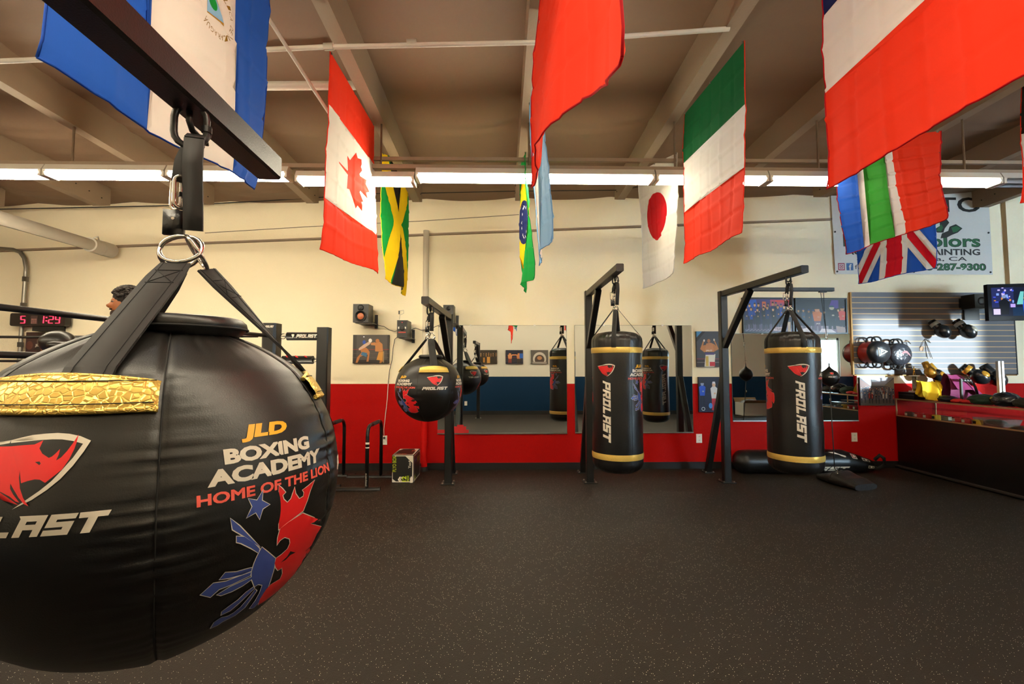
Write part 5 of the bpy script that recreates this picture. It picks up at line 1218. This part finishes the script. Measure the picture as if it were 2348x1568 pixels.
carab(t, 'snap_hook', sb + Vector((.02, 0, .0)), .07, .026, .004, (.2, -1, .0), M_chrome)
# long bag
l0, l1 = atz(1692, 1084, 0), atz(2035, 1085, 0); yl = 5.55; xl0, xl1 = at(1692, 1060, yl - .1).x, at(2035, 1060, yl - .1).x; rl = .15
t = thing('long_floor_bag', 'long black punching bag lying on the floor along the red wall', 'punching bag', ((xl0 + xl1) / 2, yl, 0))
def lb(s, q):
    x = lerp(xl0, xl1 - .12, s); e = min(s / .07, 1); e2 = min((1 - s) / .22, 1)
    r = rl * sqrt(max(.02, 1 - (1 - e) ** 2)) * (.42 + .58 * e2 ** .7)
    a = 2 * pi * q; zc = rl * .93
    z = zc * (.6 + .4 * e2) + r * sin(a) * .93
    return Vector((x + .004 * noise.noise(Vector((s * 20, q * 9, 0))), yl + r * cos(a), max(.004, z + .004 * noise.noise(Vector((s * 24, q * 8, 3))))))
g = G(); g.grid(90, 40, lb, M_leather2)
g.F([g.P(lb(0, k / 24)) for k in range(24)], M_leather2); g.F([g.P(lb(1, k / 24)) for k in range(24)][::-1], M_leather2)
mf = lambda u, v: lb(u, .5 + v / (2 * pi * rl)) + Vector((0, -.0015, .0005))
# v runs from the front mid line (0) down (+) to the floor side
wl = wordmark(.30, -.035, .78, .035)
g.paint([([[(u, -v + .075) for u, v in l] for l in wl], M_wprint)], mf, lin(.29, .8, 20), lin(.02, .13, 5))
g.paint([([[(.655, -.16), (.70, -.165), (.76, -.10), (.80, -.05), (.74, -.09)]], M_wprint)], mf, lin(.64, .81, 6), lin(-.18, -.03, 5))
g.obj('vinyl_cover', t)
for (u0, v0, u1, v1, nm) in ((.81, -.15, .85, -.08, 'brand_patch'), (.895, -.13, .955, -.075, 'square_patch'), (.93, .0, .985, .045, 'small_patch')):
    g = G(); g.paint([([rect(u0, v0, u1, v1)], M_wprint), ([rect(u0 + .004, v0 + .008, u1 - .004, v1 - .008)], M_kprint if nm != 'brand_patch' else mat('patch_red', '#7e2a2a', .5)), ([circ((u0 + u1) / 2, (v0 + v1) / 2, .009, 12, .014)], M_wprint)], lambda u, v: mf(u, v) + Vector((0, -.002, .002)), lin(u0, u1, 3), lin(v0, v1, 3)); g.obj(nm, t)
g = G(); xe = xl1 - .12; g.ribbon([(xe, yl - .05, .16), (xe + .06, yl - .06, .22), (xe + .12, yl - .05, .18), (xe + .13, yl - .04, .1), (xe + .05, yl - .05, .06), (xe, yl - .05, .07)], [(0, -1, .1)] * 6, .04, .006, M_web); g.obj('end_strap', t)

# ================================================================== banner, slatted board and gear on it
a = at(1911, 629, YW); b = at(2262, 440, YW); Yb = YW - .02
t = thing('wall_banner', 'white vinyl banner with dark green lettering high on the wall at right', 'banner', (a.x, Yb, a.z))
M_ban, M_bg, M_bk = mat('banner_vinyl', '#d2cfc9', .45), mat('banner_green', '#145c32', .5), mat('banner_black', '#121412', .5)
def bpt(u, v): return (lerp(a.x, b.x, u) + (-.02 * (v - .5) if u < .5 else 0), Yb - .006 * sin(u * 9) * sin(v * 3), lerp(a.z, b.z, v))
bl = [(text('AUTO', .40, .745, .945, .925, .02), M_bk), (text('Fusion Colors', .06, .325, .93, .475, .035), M_bk), (text('Fusion Colors', .066, .332, .924, .468, .018), M_bg),
       (text('AUTO BODY & PAINTING', .07, .23, .925, .305, .03), M_bk), (text('512 Santa Maria, CA', .14, .155, .84, .21, .015), M_bk), (text('805-287-9300', .50, .045, .96, .135, .06), M_bk), (text('805-287-9300', .506, .052, .954, .128, .02), M_bg),
       (text('fus', .125, .06, .19, .11, .0), M_bk)]
# pair of green hanging gloves
bl += [([[(.68, .66), (.72, .67), (.74, .62), (.71, .55), (.70, .5), (.66, .5), (.645, .54), (.68, .58)]], M_bk), ([[(.69, .6), (.70, .56), (.685, .51), (.655, .52), (.67, .56)]], M_bg), ([[(.74, .57), (.78, .6), (.82, .55), (.79, .5), (.75, .47), (.72, .44), (.68, .43), (.69, .49), (.73, .52)]], M_bk), ([[(.75, .56), (.785, .58), (.81, .55), (.785, .51), (.76, .5)]], M_bg)]
ig = pc('#a13a50')
bl += [([rect(.02, .045, .062, .13)], ig), ([rect(.026, .057, .056, .118), rect(.03, .065, .052, .11)], M_ban), ([circ(.041, .088, .008, 14, .016), circ(.041, .088, .005, 14, .010)], M_ban), ([rect(.072, .045, .115, .13)], pc('#2c5c94')), (text('f', .088, .048, .105, .118, .03), M_ban)]
g = G(); g.paint(bl, bpt, lin(0, 1, 16), lin(0, 1, 8), M_ban); g.obj('vinyl_sheet', t)
for u, v in ((.012, .97), (.012, .5), (.012, .03), (.985, .97), (.985, .5), (.985, .03), (.5, .03)):
    p = Vector(bpt(u, v)); g = G(); g.cyl(p, p - Vector((0, .006, 0)), .012, M_bk, 12); g.obj('grommet', t)

sx0, sx1 = at(1952, 760, YW).x, at(2322, 760, YW).x; sz1, sz0 = at(2100, 671, YW).z, at(2100, 859, YW).z
M_slat = mat('grey_slat_laminate', '#6a6a6e', .5, 0, var=.12, vscale=3); M_groove = mat('tan_groove_edge', '#cfa878', .5)
t = thing('slatted_board', 'large grey slatted display board on the wall beside the counter', 'slatwall', (sx0, YW, sz0))
g = G(); n = 15; ph = (sz1 - sz0) / n; yb = YW - .022
g.box((sx0, YW - .008, sz0), (sx1, YW - .001, sz1), M_kprint); g.obj('backing', t)
g = G()
for i in range(n): g.box((sx0, yb, sz0 + i * ph + .010), (sx1, YW - .008, sz0 + (i + 1) * ph), M_slat)
g.obj('slats', t)
g = G()
for i in range(1, n): g.box((sx0, yb - .001, sz0 + i * ph - .0), (sx1, yb + .004, sz0 + i * ph + .010), M_groove)
g.obj('groove_strips', t)
g = G(); g.box((sx0 - .02, yb - .006, sz0), (sx0, YW - .001, sz1), mat('gold_edge', '#9a6f34', .4, .4)); g.box((sx1, yb - .004, sz0), (sx1 + .012, YW - .001, sz1), M_kprint); g.box((sx0, yb - .002, sz0 - .012), (sx1, YW - .001, sz0), mat('gold_edge')); g.obj('edge_trim', t)
# power bags: cylinders sticking out from the board
def power_bag(px, py, r, Yf, label, side, end, logo):
    c = at(px, py, Yf); t = thing('power_bag', label, 'training bag', (c.x, Yf, c.z), 'round power bags on the slatted board')
    L = yb - .03 - Yf
    def fr(s, q):
        a = 2 * pi * q; return Vector((c.x + r * cos(a) * (1 + .02 * noise.noise(Vector((s * 4, cos(a), sin(a))))), Yf + .04 + s * (L - .04), c.z + r * sin(a)))
    g = G(); g.grid(10, 36, fr, side); g.obj('side_panel', t)
    g = G(); g.lathe([(r * 1.01, -.05), (r, -.04), (r * .96, -.012), (r * .8, .008), (r * .4, .018), (0, .02)], (c.x, Yf, c.z), end, 40, axis=(0, -1, 0)); e = g.obj('end_panel', t)
    if logo == 'T':
        g = G(); sc = r * .42; q = [(-.95, 1.0), (-.7, -.95), (1.2, .12)]; q2 = [(-.7, .62), (-.55, -.55), (.75, .08)]
        P = lambda L_: [(x * sc, y * sc) for x, y in L_]
        g.paint([([P(q), P(q2)], M_wprint), ([P([(-.35, .5), (.3, .1), (.1, -.05), (-.1, .08), (-.2, -.45), (-.45, -.45), (-.3, .1)])], M_wprint)], lambda u, v: (c.x + u, Yf - .0215, c.z + v), lin(-sc, sc * 1.3, 2), lin(-sc, sc, 2)); g.obj('logo', e)
    else:
        g = G(); sc = r * .55
        P = lambda L_: [(x * sc, y * sc) for x, y in L_]
        g.paint([([P([(-.3, .25), (.1, .55), (.6, .5), (1.0, 0), (1.1, -.4), (.6, .1), (.3, .2), (0, .1), (-.1, -.1)])], mat('faded_red_logo', '#7a2c30', .4)), ([[(y * .35 * sc - .75 * sc, -x * sc) for x, y in l] for l in wordmark(-.6, 0, .6, .5)], mat('faded_print', '#2e2628', .4))], lambda u, v: (c.x + u, Yf - .0215, c.z + v), lin(-sc * 1.2, sc * 1.2, 2), lin(-sc, sc, 2)); g.obj('logo', e)
    for s in (1, -1):
        for yy in (Yf + .06, Yf + L * .75):
            g = G(); g.tube([(c.x + .062 * cos(q), yy, c.z + s * (r * .9 + .065 * sin(q) ** .7)) for q in lin(pi, 0, 14)], .010, M_web, 8, flat=1); g.obj('handle', t)
M_bagred = mat('red_vinyl', '#b3261c', .4); M_bagend = mat('grey_black_vinyl', '#26282c', .3, bump=.3, bscale=30); M_crink = mat('crinkled_plastic_wrap', '#303238', .25, .1, bump=1.0, bscale=22)
power_bag(2020, 807, .142, 5.55, 'red power bag with a black end and white triangle logo', M_bagred, M_bagend, 'T')
power_bag(2069, 812, .142, 5.60, 'black power bag wrapped in crinkled clear plastic, right of the red one', M_leather2, M_crink, 'P')
# gloves on the board
M_gsil = mat('silver_glove_patch', '#8a8578', .3, .3); M_ggold = mat('gold_glove_leather', '#b5852f', .25, .5); M_gbk = mat('glossy_black_leather', '#131517', .22)
def wall_glove(px, py, Y, label, fwd, up, mt, cuff, trim, logo, s=1, grp='boxing gloves on the slatted board'):
    c = at(px, py, Y); t = thing('boxing_glove', label, 'boxing glove', c, grp); glove_parts(t, dirM(c, fwd, up), mt, cuff, trim, logo, s)
    g = G(); g.cyl((c.x - .02, Y, c.z + .02), (c.x - .02, yb, c.z + .04), .004, M_chrome, 8); g.obj('hook', t)
    return t
wall_glove(2153, 752, 5.66, 'black glove with a silver curl, left one of the upper pair', (.35, -.5, -.8), (.3, -.9, .3), M_gbk, M_gbk, M_gsil, None, .95)
wall_glove(2210, 752, 5.66, 'black glove with a silver patch, right one of the upper pair', (.35, -.5, -.8), (.3, -.9, .3), M_gbk, M_gbk, M_gsil, M_gsil, 1.0)
wall_glove(2232, 856, 5.62, 'black glove with gold cuff and band, left one of the lower pair', (.6, -.5, -.65), (.2, -.9, .3), M_gbk, M_gbk, M_ggold, M_ggold, 1.1)
wall_glove(2276, 858, 5.60, 'plain glossy black glove, right one of the lower pair', (.3, -.5, -.8), (.2, -.9, .3), M_gbk, M_gbk, None, None, 1.1)
wall_glove(2129, 846, 5.5, 'gold boxing glove hanging by its laces, left of the gold pair', (.1, -.4, -.9), (.1, -1, .3), M_ggold, M_ggold, None, None, .75, 'gold gloves hanging by laces')
wall_glove(2143, 852, 5.55, 'gold and black boxing glove hanging by its laces, right of the gold pair', (.35, -.35, -.85), (.1, -1, .3), M_gbk, M_ggold, None, M_ggold, .85, 'gold gloves hanging by laces')
wall_glove(2150, 866, 5.62, 'black boxing glove hanging behind the gold pair', (.5, -.3, -.75), (.1, -1, .3), M_gbk, M_gbk, None, None, .9, 'gold gloves hanging by laces')
top = at(2120, 777, 5.6)
g = G(); lc = mat('glove_laces', '#2b241e', .7)
for q in (at(2124, 818, 5.55), at(2127, 822, 5.55), at(2138, 822, 5.58), at(2134, 820, 5.58)): g.tube([top, top.lerp(q, .5) + Vector((random.uniform(-.01, .01), 0, 0)), q], .003, lc, 6)
for k in range(3): g.tube([top, top + Vector((.04 + .015 * k, -.01, -.01 - .02 * k)), top + Vector((.06, -.01, -.05)), top + Vector((.02, 0, -.02))], .0025, lc, 6)
for k in range(2): g.tube([top, top + Vector((-.05, -.01, -.05 - .03 * k)), top + Vector((-.07, 0, -.12))], .0025, lc, 6)
tag(g.obj('glove_laces'), 'bunch of dark laces tied above the gold gloves', 'laces')
c = at(2113, 799, 5.6); g = G(); g.box(c - Vector((.024, .003, .028)), c + Vector((.024, .003, .028)), mat('tan_tag', '#8c6a48', .6)); tag(g.obj('price_tag'), 'small tan card tag hanging among the glove laces', 'tag')

# ================================================================== television and speaker at the right edge
tl = at(2270, 652, 5.0); bl_ = at(2268, 735, 5.0)
u = Vector((.97, -.18, 0)).normalized(); nrm = Vector((-.18, -.97, 0)).normalized(); Wt, Ht = .74, tl.z - bl_.z
t = thing('television', 'wall television showing blue figures, cut off by the right frame edge', 'television', (bl_.x, bl_.y, bl_.z))
o = Vector((bl_.x, bl_.y, bl_.z))
def tvp(x, y, z): return o + u * x + nrm * y + Vector((0, 0, z))
g = G(); g.hexa([tvp(0, 0, 0), tvp(Wt, 0, 0), tvp(Wt, -.05, 0), tvp(0, -.05, 0)], [tvp(0, 0, Ht), tvp(Wt, 0, Ht), tvp(Wt, -.05, Ht), tvp(0, -.05, Ht)], mat('tv_case', '#08080a', .6, spec=.1)); g.obj('case', t)
def em_(h, e=.9): return mat('screen_' + h.strip('#'), h, .2, emit=e)
R = random.Random(11); L = [([rect(0, .3, .32, 1)], em_('#232a5c')), ([rect(.3, .0, 1, .3)], em_('#0f2a4a'))]
for i in range(26): x, y = R.uniform(.02, .3), R.uniform(.45, .98); L.append(([rect(x, y, x + R.uniform(.015, .05), y + R.uniform(.03, .09))], em_(R.choice(('#7fa0ff', '#c9b8ff', '#d08a3c', '#3f50d8')))))
for i in range(30): x, y = R.uniform(.4, .98), R.uniform(.55, .95); L.append(([rect(x, y, x + R.uniform(.01, .04), y + R.uniform(.02, .05))], em_(R.choice(('#6aa0ff', '#c07a38', '#2c58c8', '#7fe0d8')))))
for x, c_ in ((.18, '#12141c'), (.52, '#2c56c8'), (.75, '#1a2c6a')): L += [([[(x - .06, .05), (x + .06, .05), (x + .08, .5), (x, .62), (x - .08, .5)]], em_(c_)), ([circ(x, .68, .035, 10, .06)], em_('#8090b8'))]
L += [([[(.36, .4), (.42, .85), (.47, .85), (.45, .4)]], em_('#6fc4c0')), ([rect(.27, .3, .34, .42)], em_('#b8a0e8')), ([rect(.02, .05, .12, .25)], em_('#d5c8f0'))]
g = G(); g.paint(L, lambda a_, b_: tvp(.035 + a_ * (Wt - .07), .001, .05 + b_ * (Ht - .09)), lin(0, 1, 3), lin(0, 1, 3), em_('#141a30')); g.obj('screen', t, 'lit screen')
g = G(); g.bar(tvp(.45, -.05, Ht / 2), tvp(.50, -.58, Ht / 2), .06, .06, M_black_steel); g.box((tvp(.4, -.6, 0).x, YW - .03, o.z + Ht / 2 - .12), (tvp(.6, -.6, 0).x, YW - .051, o.z + Ht / 2 + .12), M_black_steel); g.obj('wall_arm', t)
a = at(2236, 706, 5.55); b = at(2266, 674, 5.55)
t = thing('media_box', 'small black speaker box on the wall left of the television', 'speaker', (a.x, 5.55, a.z))
g = G(); g.box((a.x, 5.55, a.z), (b.x, 5.72, b.z), M_spk); g.obj('cabinet', t)
g = G(); g.lathe([(.05, 0), (.05, .006), (.02, .001), (0, .004)], ((a.x + b.x) / 2, 5.55, (a.z + b.z) / 2), M_black_steel, 20, axis=(0, -1, 0)); g.obj('driver', t)
g = G(); g.box((a.x + .03, 5.72, a.z + .03), (b.x - .03, yb, b.z - .03), M_black_steel); g.obj('wall_mount', t)

# ================================================================== glass display counter
CX0, CX1, CY0, CY1 = 5.06, 5.58, 4.3, 5.78; ZT, ZG = .885, .66
t = thing('display_counter', 'long black display counter with a glass top case at right', 'counter', (CX0, CY0, 0))
M_cb = mat('black_counter_laminate', '#0b0a09', .35, var=.2); M_br = mat('brass_edge', '#b5946a', .35, .5)
g = G(); g.box((CX0, CY0, 0), (CX1, CY1, ZG), M_cb); g.obj('cabinet', t)
g = G(); g.box((CX0 - .006, CY0, ZG), (CX0 + .006, CY1, ZG + .014), M_br); g.box((CX0 - .008, CY0, ZT - .016), (CX0 + .008, CY1, ZT), M_br); g.box((CX1 - .012, CY0, ZT - .016), (CX1, CY1, ZT), M_br)
for y in (CY1 - .012, CY0): g.box((CX0 - .006, y, ZG), (CX0 + .006, y + .012, ZT), M_br); g.box((CX1 - .012, y, ZG), (CX1, y + .012, ZT), M_br)
g.obj('case_frame', t)
g = G(); g.box((CX0 - .002, CY0 + .012, ZG + .014), (CX0 + .002, CY1 - .012, ZT - .016), M_glass); g.obj('front_glass', t)
g = G(); g.box((CX0 + .008, CY0, ZT - .008), (CX1 - .012, CY1, ZT - .001), M_glass); g.obj('top_glass', t)
g = G(); g.box((CX1 - .20, 4.4, ZG + .10), (CX1 - .014, CY1 - .02, ZG + .106), M_glass); g.obj('glass_shelf', t)
g = G(); g.box((CX0 + .03, CY0, .66 - .001), (CX1 - .02, CY1 - .02, ZG + .001), mat('case_liner', '#3a2a20', .6)); g.obj('case_liner', t)
g = G(); g.bar((CX0 - .012, CY0, .03), (CX0 - .012, CY1, .03), .06, .02, mat('grey_kick_trim', '#2b2622', .6)); g.obj('kick_strip', t)
def depX(px, X): return X / math.tan(math.atan((px - 1174) / FPX) + YAW)
# rolled hand wraps along the front glass
M_wr, M_wy, M_wk = mat('red_hand_wrap', '#b01c1c', .7, bump=.4, bscale=120), mat('yellow_hand_wrap', '#c99a24', .7, bump=.4, bscale=120), mat('brown_hand_wrap', '#4c3526', .7)
wr = [(2078, M_wk, 'brown'), (2100, M_wr, 'red'), (2120, M_wr, 'second red'), (2140, M_wy, 'yellow'), (2186, M_wr, 'third red'), (2208, M_wr, 'fourth red'), (2234, M_wy, 'last yellow')]
for px, m_, nm in wr:
    X = CX0 + .06; y = depX(px, X); w_ = .034
    t = thing('hand_wrap', '%s rolled hand wrap behind the counter front glass' % nm, 'hand wrap', (X, y, ZG), 'rolled hand wraps in the glass case')
    g = G(); g.lathe([(0, .002), (.036, .002), (.04, .008), (.04, .058), (.036, .064), (.03, .062), (.028, .066), (.02, .063), (.017, .066), (0, .063)], (X, y, ZG), m_, 24); g.obj('roll', t)
    g = G(); g.box((X - .041, y - .016, ZG + .02), (X - .038, y + .016, ZG + .05), M_wprint if m_ is not M_wy else M_kprint); g.obj('paper_label', t)
for i, (px, X) in enumerate(((2088, CX0 + .2), (2098, CX0 + .26), (2150, CX0 + .25), (2165, CX0 + .22))):
    y = depX(px, X); t = thing('small_box', 'small pale packet inside the glass case, %s' % ('leftmost', 'second from left', 'third from left', 'right of the others')[i], 'packet', (X, y, ZG), 'packets in the glass case')
    g = G(); g.box((X - .04, y - .05, ZG + .002), (X + .04, y + .05, ZG + .04), mat('pale_packet', '#b0a488', .5)); g.obj('carton', t); g = G(); g.box((X - .03, y - .035, ZG + .041), (X + .03, y + .035, ZG + .043), M_wk); g.obj('card_label', t)
M_plg = mat('clear_plastic_tray', '#8c8c88', .12, alpha=.5)
X = CX0 + .13; y = depX(2275, X)
t = thing('plastic_tray', 'clear plastic package lying in the glass case', 'package', (X, y, ZG)); g = G(); g.hexa([(X - .07, y - .12, ZG + .003), (X + .1, y - .12, ZG + .003), (X + .1, y + .12, ZG + .003), (X - .07, y + .12, ZG + .003)], [(X - .1, y - .15, ZG + .09), (X + .12, y - .15, ZG + .09), (X + .12, y + .15, ZG + .09), (X - .1, y + .15, ZG + .09)], M_plg); g.obj('tray', t)
g = G(); g.ell((X, y, ZG + .045), (.07, .1, .035), mat('dark_goods', '#26261e', .4), 16, 10); g.obj('contents', t)
for i, px in enumerate((2322, 2345)):
    X = CX0 + .07; y = depX(px, X); t = thing('gold_medal', 'gold and black round medal lying in the glass case, %s one' % (('left', 'right')[i]), 'medal', (X, y, ZG), 'medals in the glass case')
    g = G(); g.cyl((X, y, ZG + .006), (X - .004, y, ZG + .02), .06, M_ggold, 28); g.obj('disc', t); g = G(); g.cyl((X - .004, y, ZG + .02), (X - .005, y, ZG + .023), .042, M_kprint, 24); g.cyl((X - .005, y, ZG + .023), (X - .005, y, ZG + .025), .02, M_ggold, 16); g.obj('centre_emblem', t)
g = G(); g.box((CX0 + .02, 4.36, ZG + .001), (CX0 + .15, 4.9, ZG + .006), M_wr); tag(g.obj('red_cloth'), 'red cloth under the medals in the glass case', 'cloth')
# things on the counter top
def soft(name, label, cat, px, X, sx, sy, sz, mt, n=3, seed=0, tilt=0, g_=None):
    y = depX(px, X); c = Vector((X, y, ZT + sz * .82))
    g = G(); g.ell(c, (sx, sy, sz), mt, 32, 20, Matrix.Rotation(tilt, 3, 'X'), fn=lambda d: 1 + .16 * noise.noise(d * n + Vector((seed, 0, 0))) + .05 * noise.noise(d * n * 3))
    for p in g.v: p.z = max(p.z, ZT + .001)
    return tag(g.obj(name), label, cat, g_)
y = depX(2086, 5.17); t = thing('black_case', 'flat black case at the far end of the counter top', 'case', (5.2, y, ZT))
g = G(); g.box((5.09, y - .12, ZT + .001), (5.42, y + .10, ZT + .085), mat('black_case_vinyl', '#0e0f10', .4)); g.obj('case_body', t); g = G(); g.box((5.088, y - .12, ZT + .05), (5.09, y + .10, ZT + .054), M_galv); g.obj('lid_line', t)
# trophy
X = 5.15; y = depX(2094, X); z0 = ZT + .087
t = thing('trophy', 'small gold and silver column trophy on the flat black case', 'trophy', (X, y, z0))
g = G(); g.box((X - .045, y - .04, z0), (X + .045, y + .04, z0 + .02), mat('trophy_marble', '#d9d4cc', .2)); g.cyl((X, y, z0 + .02), (X, y, z0 + .045), .03, M_ggold, 16, .02); g.obj('base', t)
g = G(); g.cyl((X, y, z0 + .045), (X, y, z0 + .20), .024, mat('holographic_column', '#c9c4a4', .15, .8, bump=.6, bscale=90, btype='wave'), 20); g.obj('column', t)
g = G(); g.box((X - .04, y - .035, z0 + .2), (X + .04, y + .035, z0 + .212), M_wplast); g.obj('platform', t)
g = G(); add_skin(g, [(X, y, z0 + .26), (X, y, z0 + .285), (X, y, z0 + .3), (X - .01, y, z0 + .235), (X - .012, y, z0 + .213), (X + .01, y, z0 + .235), (X + .014, y, z0 + .213), (X + .025, y - .01, z0 + .3), (X - .02, y - .01, z0 + .285)], [(0, 1), (1, 2), (0, 3), (3, 4), (0, 5), (5, 6), (1, 7), (1, 8)], [.01, .009, .007, .005, .004, .005, .004, .004, .004], mat('gold_figure', '#d0a040', .2, .9), 1); g.ell((X, y, z0 + .31), (.008, .008, .01), MATS['gold_figure'], 10, 8); g.obj('figure', t)
# yellow cloth draped over a black cap, price card
X = 5.10; y = depX(2136, X)
t = thing('yellow_cloth', 'bright yellow cloth draped over goods on the counter', 'cloth', (X, y, ZT + .03))
M_yc = mat('yellow_cloth_fabric', '#e3bd1f', .8, bump=.2, bscale=150)
def yc(s, q):
    x = at(lerp(2110, 2158, s), 890, y).x; z = lerp(at(2136, 871 + 3 * s, y).z, at(2136, lerp(908, 920, s) if s < .85 else 900, y).z, q)
    return Vector((x + .012 * sin(q * 5) , y - .05 * sin(q * pi * .5) + .03 * sin(s * 8) + .015 * sin(s * 17 + q * 3), z - .02 * abs(sin(s * 4))))
g = G(); g.grid(30, 24, yc, M_yc); g.grid(30, 24, lambda s, q: yc(s, q * .9) + Vector((0, .05 + .05 * q, .004)), M_yc); g.obj('drape', t)
g = G(); g.grid(10, 8, lambda s, q: at(lerp(2144, 2161, s), lerp(871 + 4 * s, 882 - 2 * s, q), y + .08), M_yc); g.obj('folded_corner', t)
c = at(2133, 916, 5.45); g = G(); g.hexa([(c.x - .055, 5.44, ZT + .002), (c.x + .055, 5.44, ZT + .002), (c.x + .055, 5.46, ZT + .002), (c.x - .055, 5.46, ZT + .002)], [(c.x - .055, 5.455, ZT + .07), (c.x + .055, 5.455, ZT + .07), (c.x + .055, 5.46, ZT + .07), (c.x - .055, 5.46, ZT + .07)], mat('lime_card', '#b9b84e', .5))
pcard = tag(g.obj('price_card'), 'pale lime price card standing under the yellow cloth', 'card')
g = G()
for k in range(2): g.box((c.x - .045, 5.444 + .004 * k, ZT + .018 + .022 * k), (c.x + .03, 5.447 + .004 * k, ZT + .024 + .022 * k), M_kprint)
g.obj('writing', pcard)
soft('folded_hat', 'dark blue hat lying on the counter beside the yellow cloth', 'hat', 2166, 5.16, .10, .09, .04, mat('navy_cap', '#141a24', .5), seed=2)
soft('red_gloves', 'bright red inner glove on the counter, left of two', 'glove', 2192, 5.15, .06, .07, .025, mat('bright_red_fabric', '#c2141a', .6), seed=3, g_='red inner gloves on the counter')
soft('red_gloves', 'bright red inner glove on the counter, right of two', 'glove', 2213, 5.14, .06, .07, .025, MATS['bright_red_fabric'], seed=4, g_='red inner gloves on the counter')
soft('magenta_band', 'small magenta band lying behind the red inner gloves', 'band', 2213, 5.30, .05, .06, .03, mat('magenta_fabric', '#a01c5a', .5), seed=6)
soft('green_jersey', 'dark green folded jersey on the counter', 'clothing', 2249, 5.2, .11, .14, .06, mat('dark_green_fabric', '#11301f', .7, bump=.3, bscale=90), seed=5)
soft('black_headgear', 'glossy black headgear with silver streaks at the counter right end', 'headgear', 2300, 5.2, .11, .12, .08, mat('glossy_black_silver', '#1c1f24', .18), seed=7)
soft('dark_pouch', 'dark olive pouch at the right frame edge on the counter', 'pouch', 2352, 5.2, .1, .12, .055, mat('olive_pouch_fabric', '#1f1f14', .7), seed=9)
# maroon bag with strap on a black stand
X = 5.42; y = depX(2205, X); M_mar = mat('maroon_fabric', '#6d1f48', .75, bump=.2, bscale=120)
t = thing('maroon_bag', 'maroon shoulder bag with a wide flap standing on the counter', 'bag', (X, y, ZT))
g = G()
def mb(s, q):
    x = lerp(at(2168, 880, y).x, at(2234, 880, y).x, s); zt_ = at(2200, lerp(856, 892, max(0, s - .25) / .75 if s > .25 else 0), y).z
    a = 2 * pi * q; dy = .09 * cos(a) * (.5 + .5 * sin(pi * min(1, s * 1.3 + .1))); hh = (zt_ - ZT); return Vector((x, y + dy + .012 * noise.noise(Vector((s * 6, q * 6, 0))), ZT + .002 + hh * (.5 + .5 * sin(a)) * (1 - .1 * sin(s * 9))))
g.grid(30, 28, mb, M_mar); g.obj('bag_body', t)
def fl_(s, q): 
    p = mb(lerp(.02, .98, s), .25); f0 = mb(lerp(.02, .98, s), .52); d_ = p.lerp(f0, q); return d_ + Vector((.0, -.02 - .05 * q, .01))
g = G(); g.grid(24, 14, fl_, mat('maroon_flap', '#7a2452', .7)); g.obj('flap', t)
g = G(); q0 = at(2200, 872, y - .14); q1 = at(2226, 872, y - .14); q2 = at(2241, 905, y - .14)
g.ribbon([q0, q1, q1.lerp(q2, .5) + Vector((.01, 0, .01)), q2], (0, -1, .2), .03, .006, mat('studded_strap', '#17171a', .4)); g.obj('strap', t)
g = G()
for k in range(4): c = q0.lerp(q1, .15 + .25 * k); g.cyl(c + Vector((0, -.006, .0)), c + Vector((0, -.012, 0)), .008, M_chrome, 10)
g.obj('studs', t)
X = 5.19; y = depX(2200, X); g = G(); g.bar((X, y, ZT), (X, y, at(2200, 868, y).z), .022, .022, M_kprint); g.box((X - .05, y - .05, ZT), (X + .05, y + .05, ZT + .006), M_kprint); tag(g.obj('display_stand'), 'thin black display stand in front of the maroon bag', 'stand')
# aluminium upright behind the counter
X = 5.50; y = depX(2291, X); ztp = at(2291, 828, y).z
t = thing('aluminium_upright', 'ribbed aluminium upright standing at the back of the counter', 'post', (X, y, ZT))
g = G()
for k in (-1, 1): g.box((X + k * .02 - .012, y - .014, ZT), (X + k * .02 + .012, y + .014, ztp), M_alu)
g.box((X - .01, y - .004, ZT), (X + .01, y + .012, ztp - .01), M_galv); g.obj('profile', t)
# ================================================================== by the front wall, seen in the small mirror
X, y = 6.55, YF + .33
t = thing('cardboard_box', 'open white cardboard box by the front wall, seen in the small mirror', 'box', (X, y, 0))
M_cd = mat('white_cardboard', '#c9c6bc', .7); M_bc = mat('brown_cardboard', '#8f7654', .8)
g = G(); 
for (a0, b0) in (((X - .3, y - .22, 0), (X + .3, y - .21, .34)), ((X - .3, y + .21, 0), (X + .3, y + .22, .34)), ((X - .3, y - .22, 0), (X - .29, y + .22, .34)), ((X + .29, y - .22, 0), (X + .3, y + .22, .34)), ((X - .3, y - .22, 0), (X + .3, y + .22, .01))): g.box(a0, b0, M_cd)
g.obj('carton', t)
g = G(); g.bar((X, y + .22, .34), (X, y + .34, .42), .6, .006, M_bc); g.obj('flap', t); g = G(); g.bar((X, y - .22, .34), (X, y - .3, .45), .6, .006, M_bc); g.obj('flap', t)
g = G(); g.ell((X, y, .33), (.26, .18, .09), mat('crumpled_plastic', '#c5ccd2', .2, .4, bump=1, bscale=20), 28, 16, fn=lambda d: 1 + .2 * noise.noise(d * 4)); g.obj('wrapping', t)
X = 7.25; t = thing('white_bag', 'white bag standing right of the cardboard box in the mirror', 'bag', (X, y, 0))
g = G(); g.ell((X, y, .16), (.15, .13, .17), mat('white_bag_fabric', '#d5d2c8', .7), 24, 16, fn=lambda d: 1 + .1 * noise.noise(d * 3)); g.obj('bag_body', t); g = G(); g.tube([(X - .08, y, .3), (X - .07, y, .42), (X + .05, y, .44), (X + .07, y, .3)], .01, M_web, 8); g.obj('handle', t)
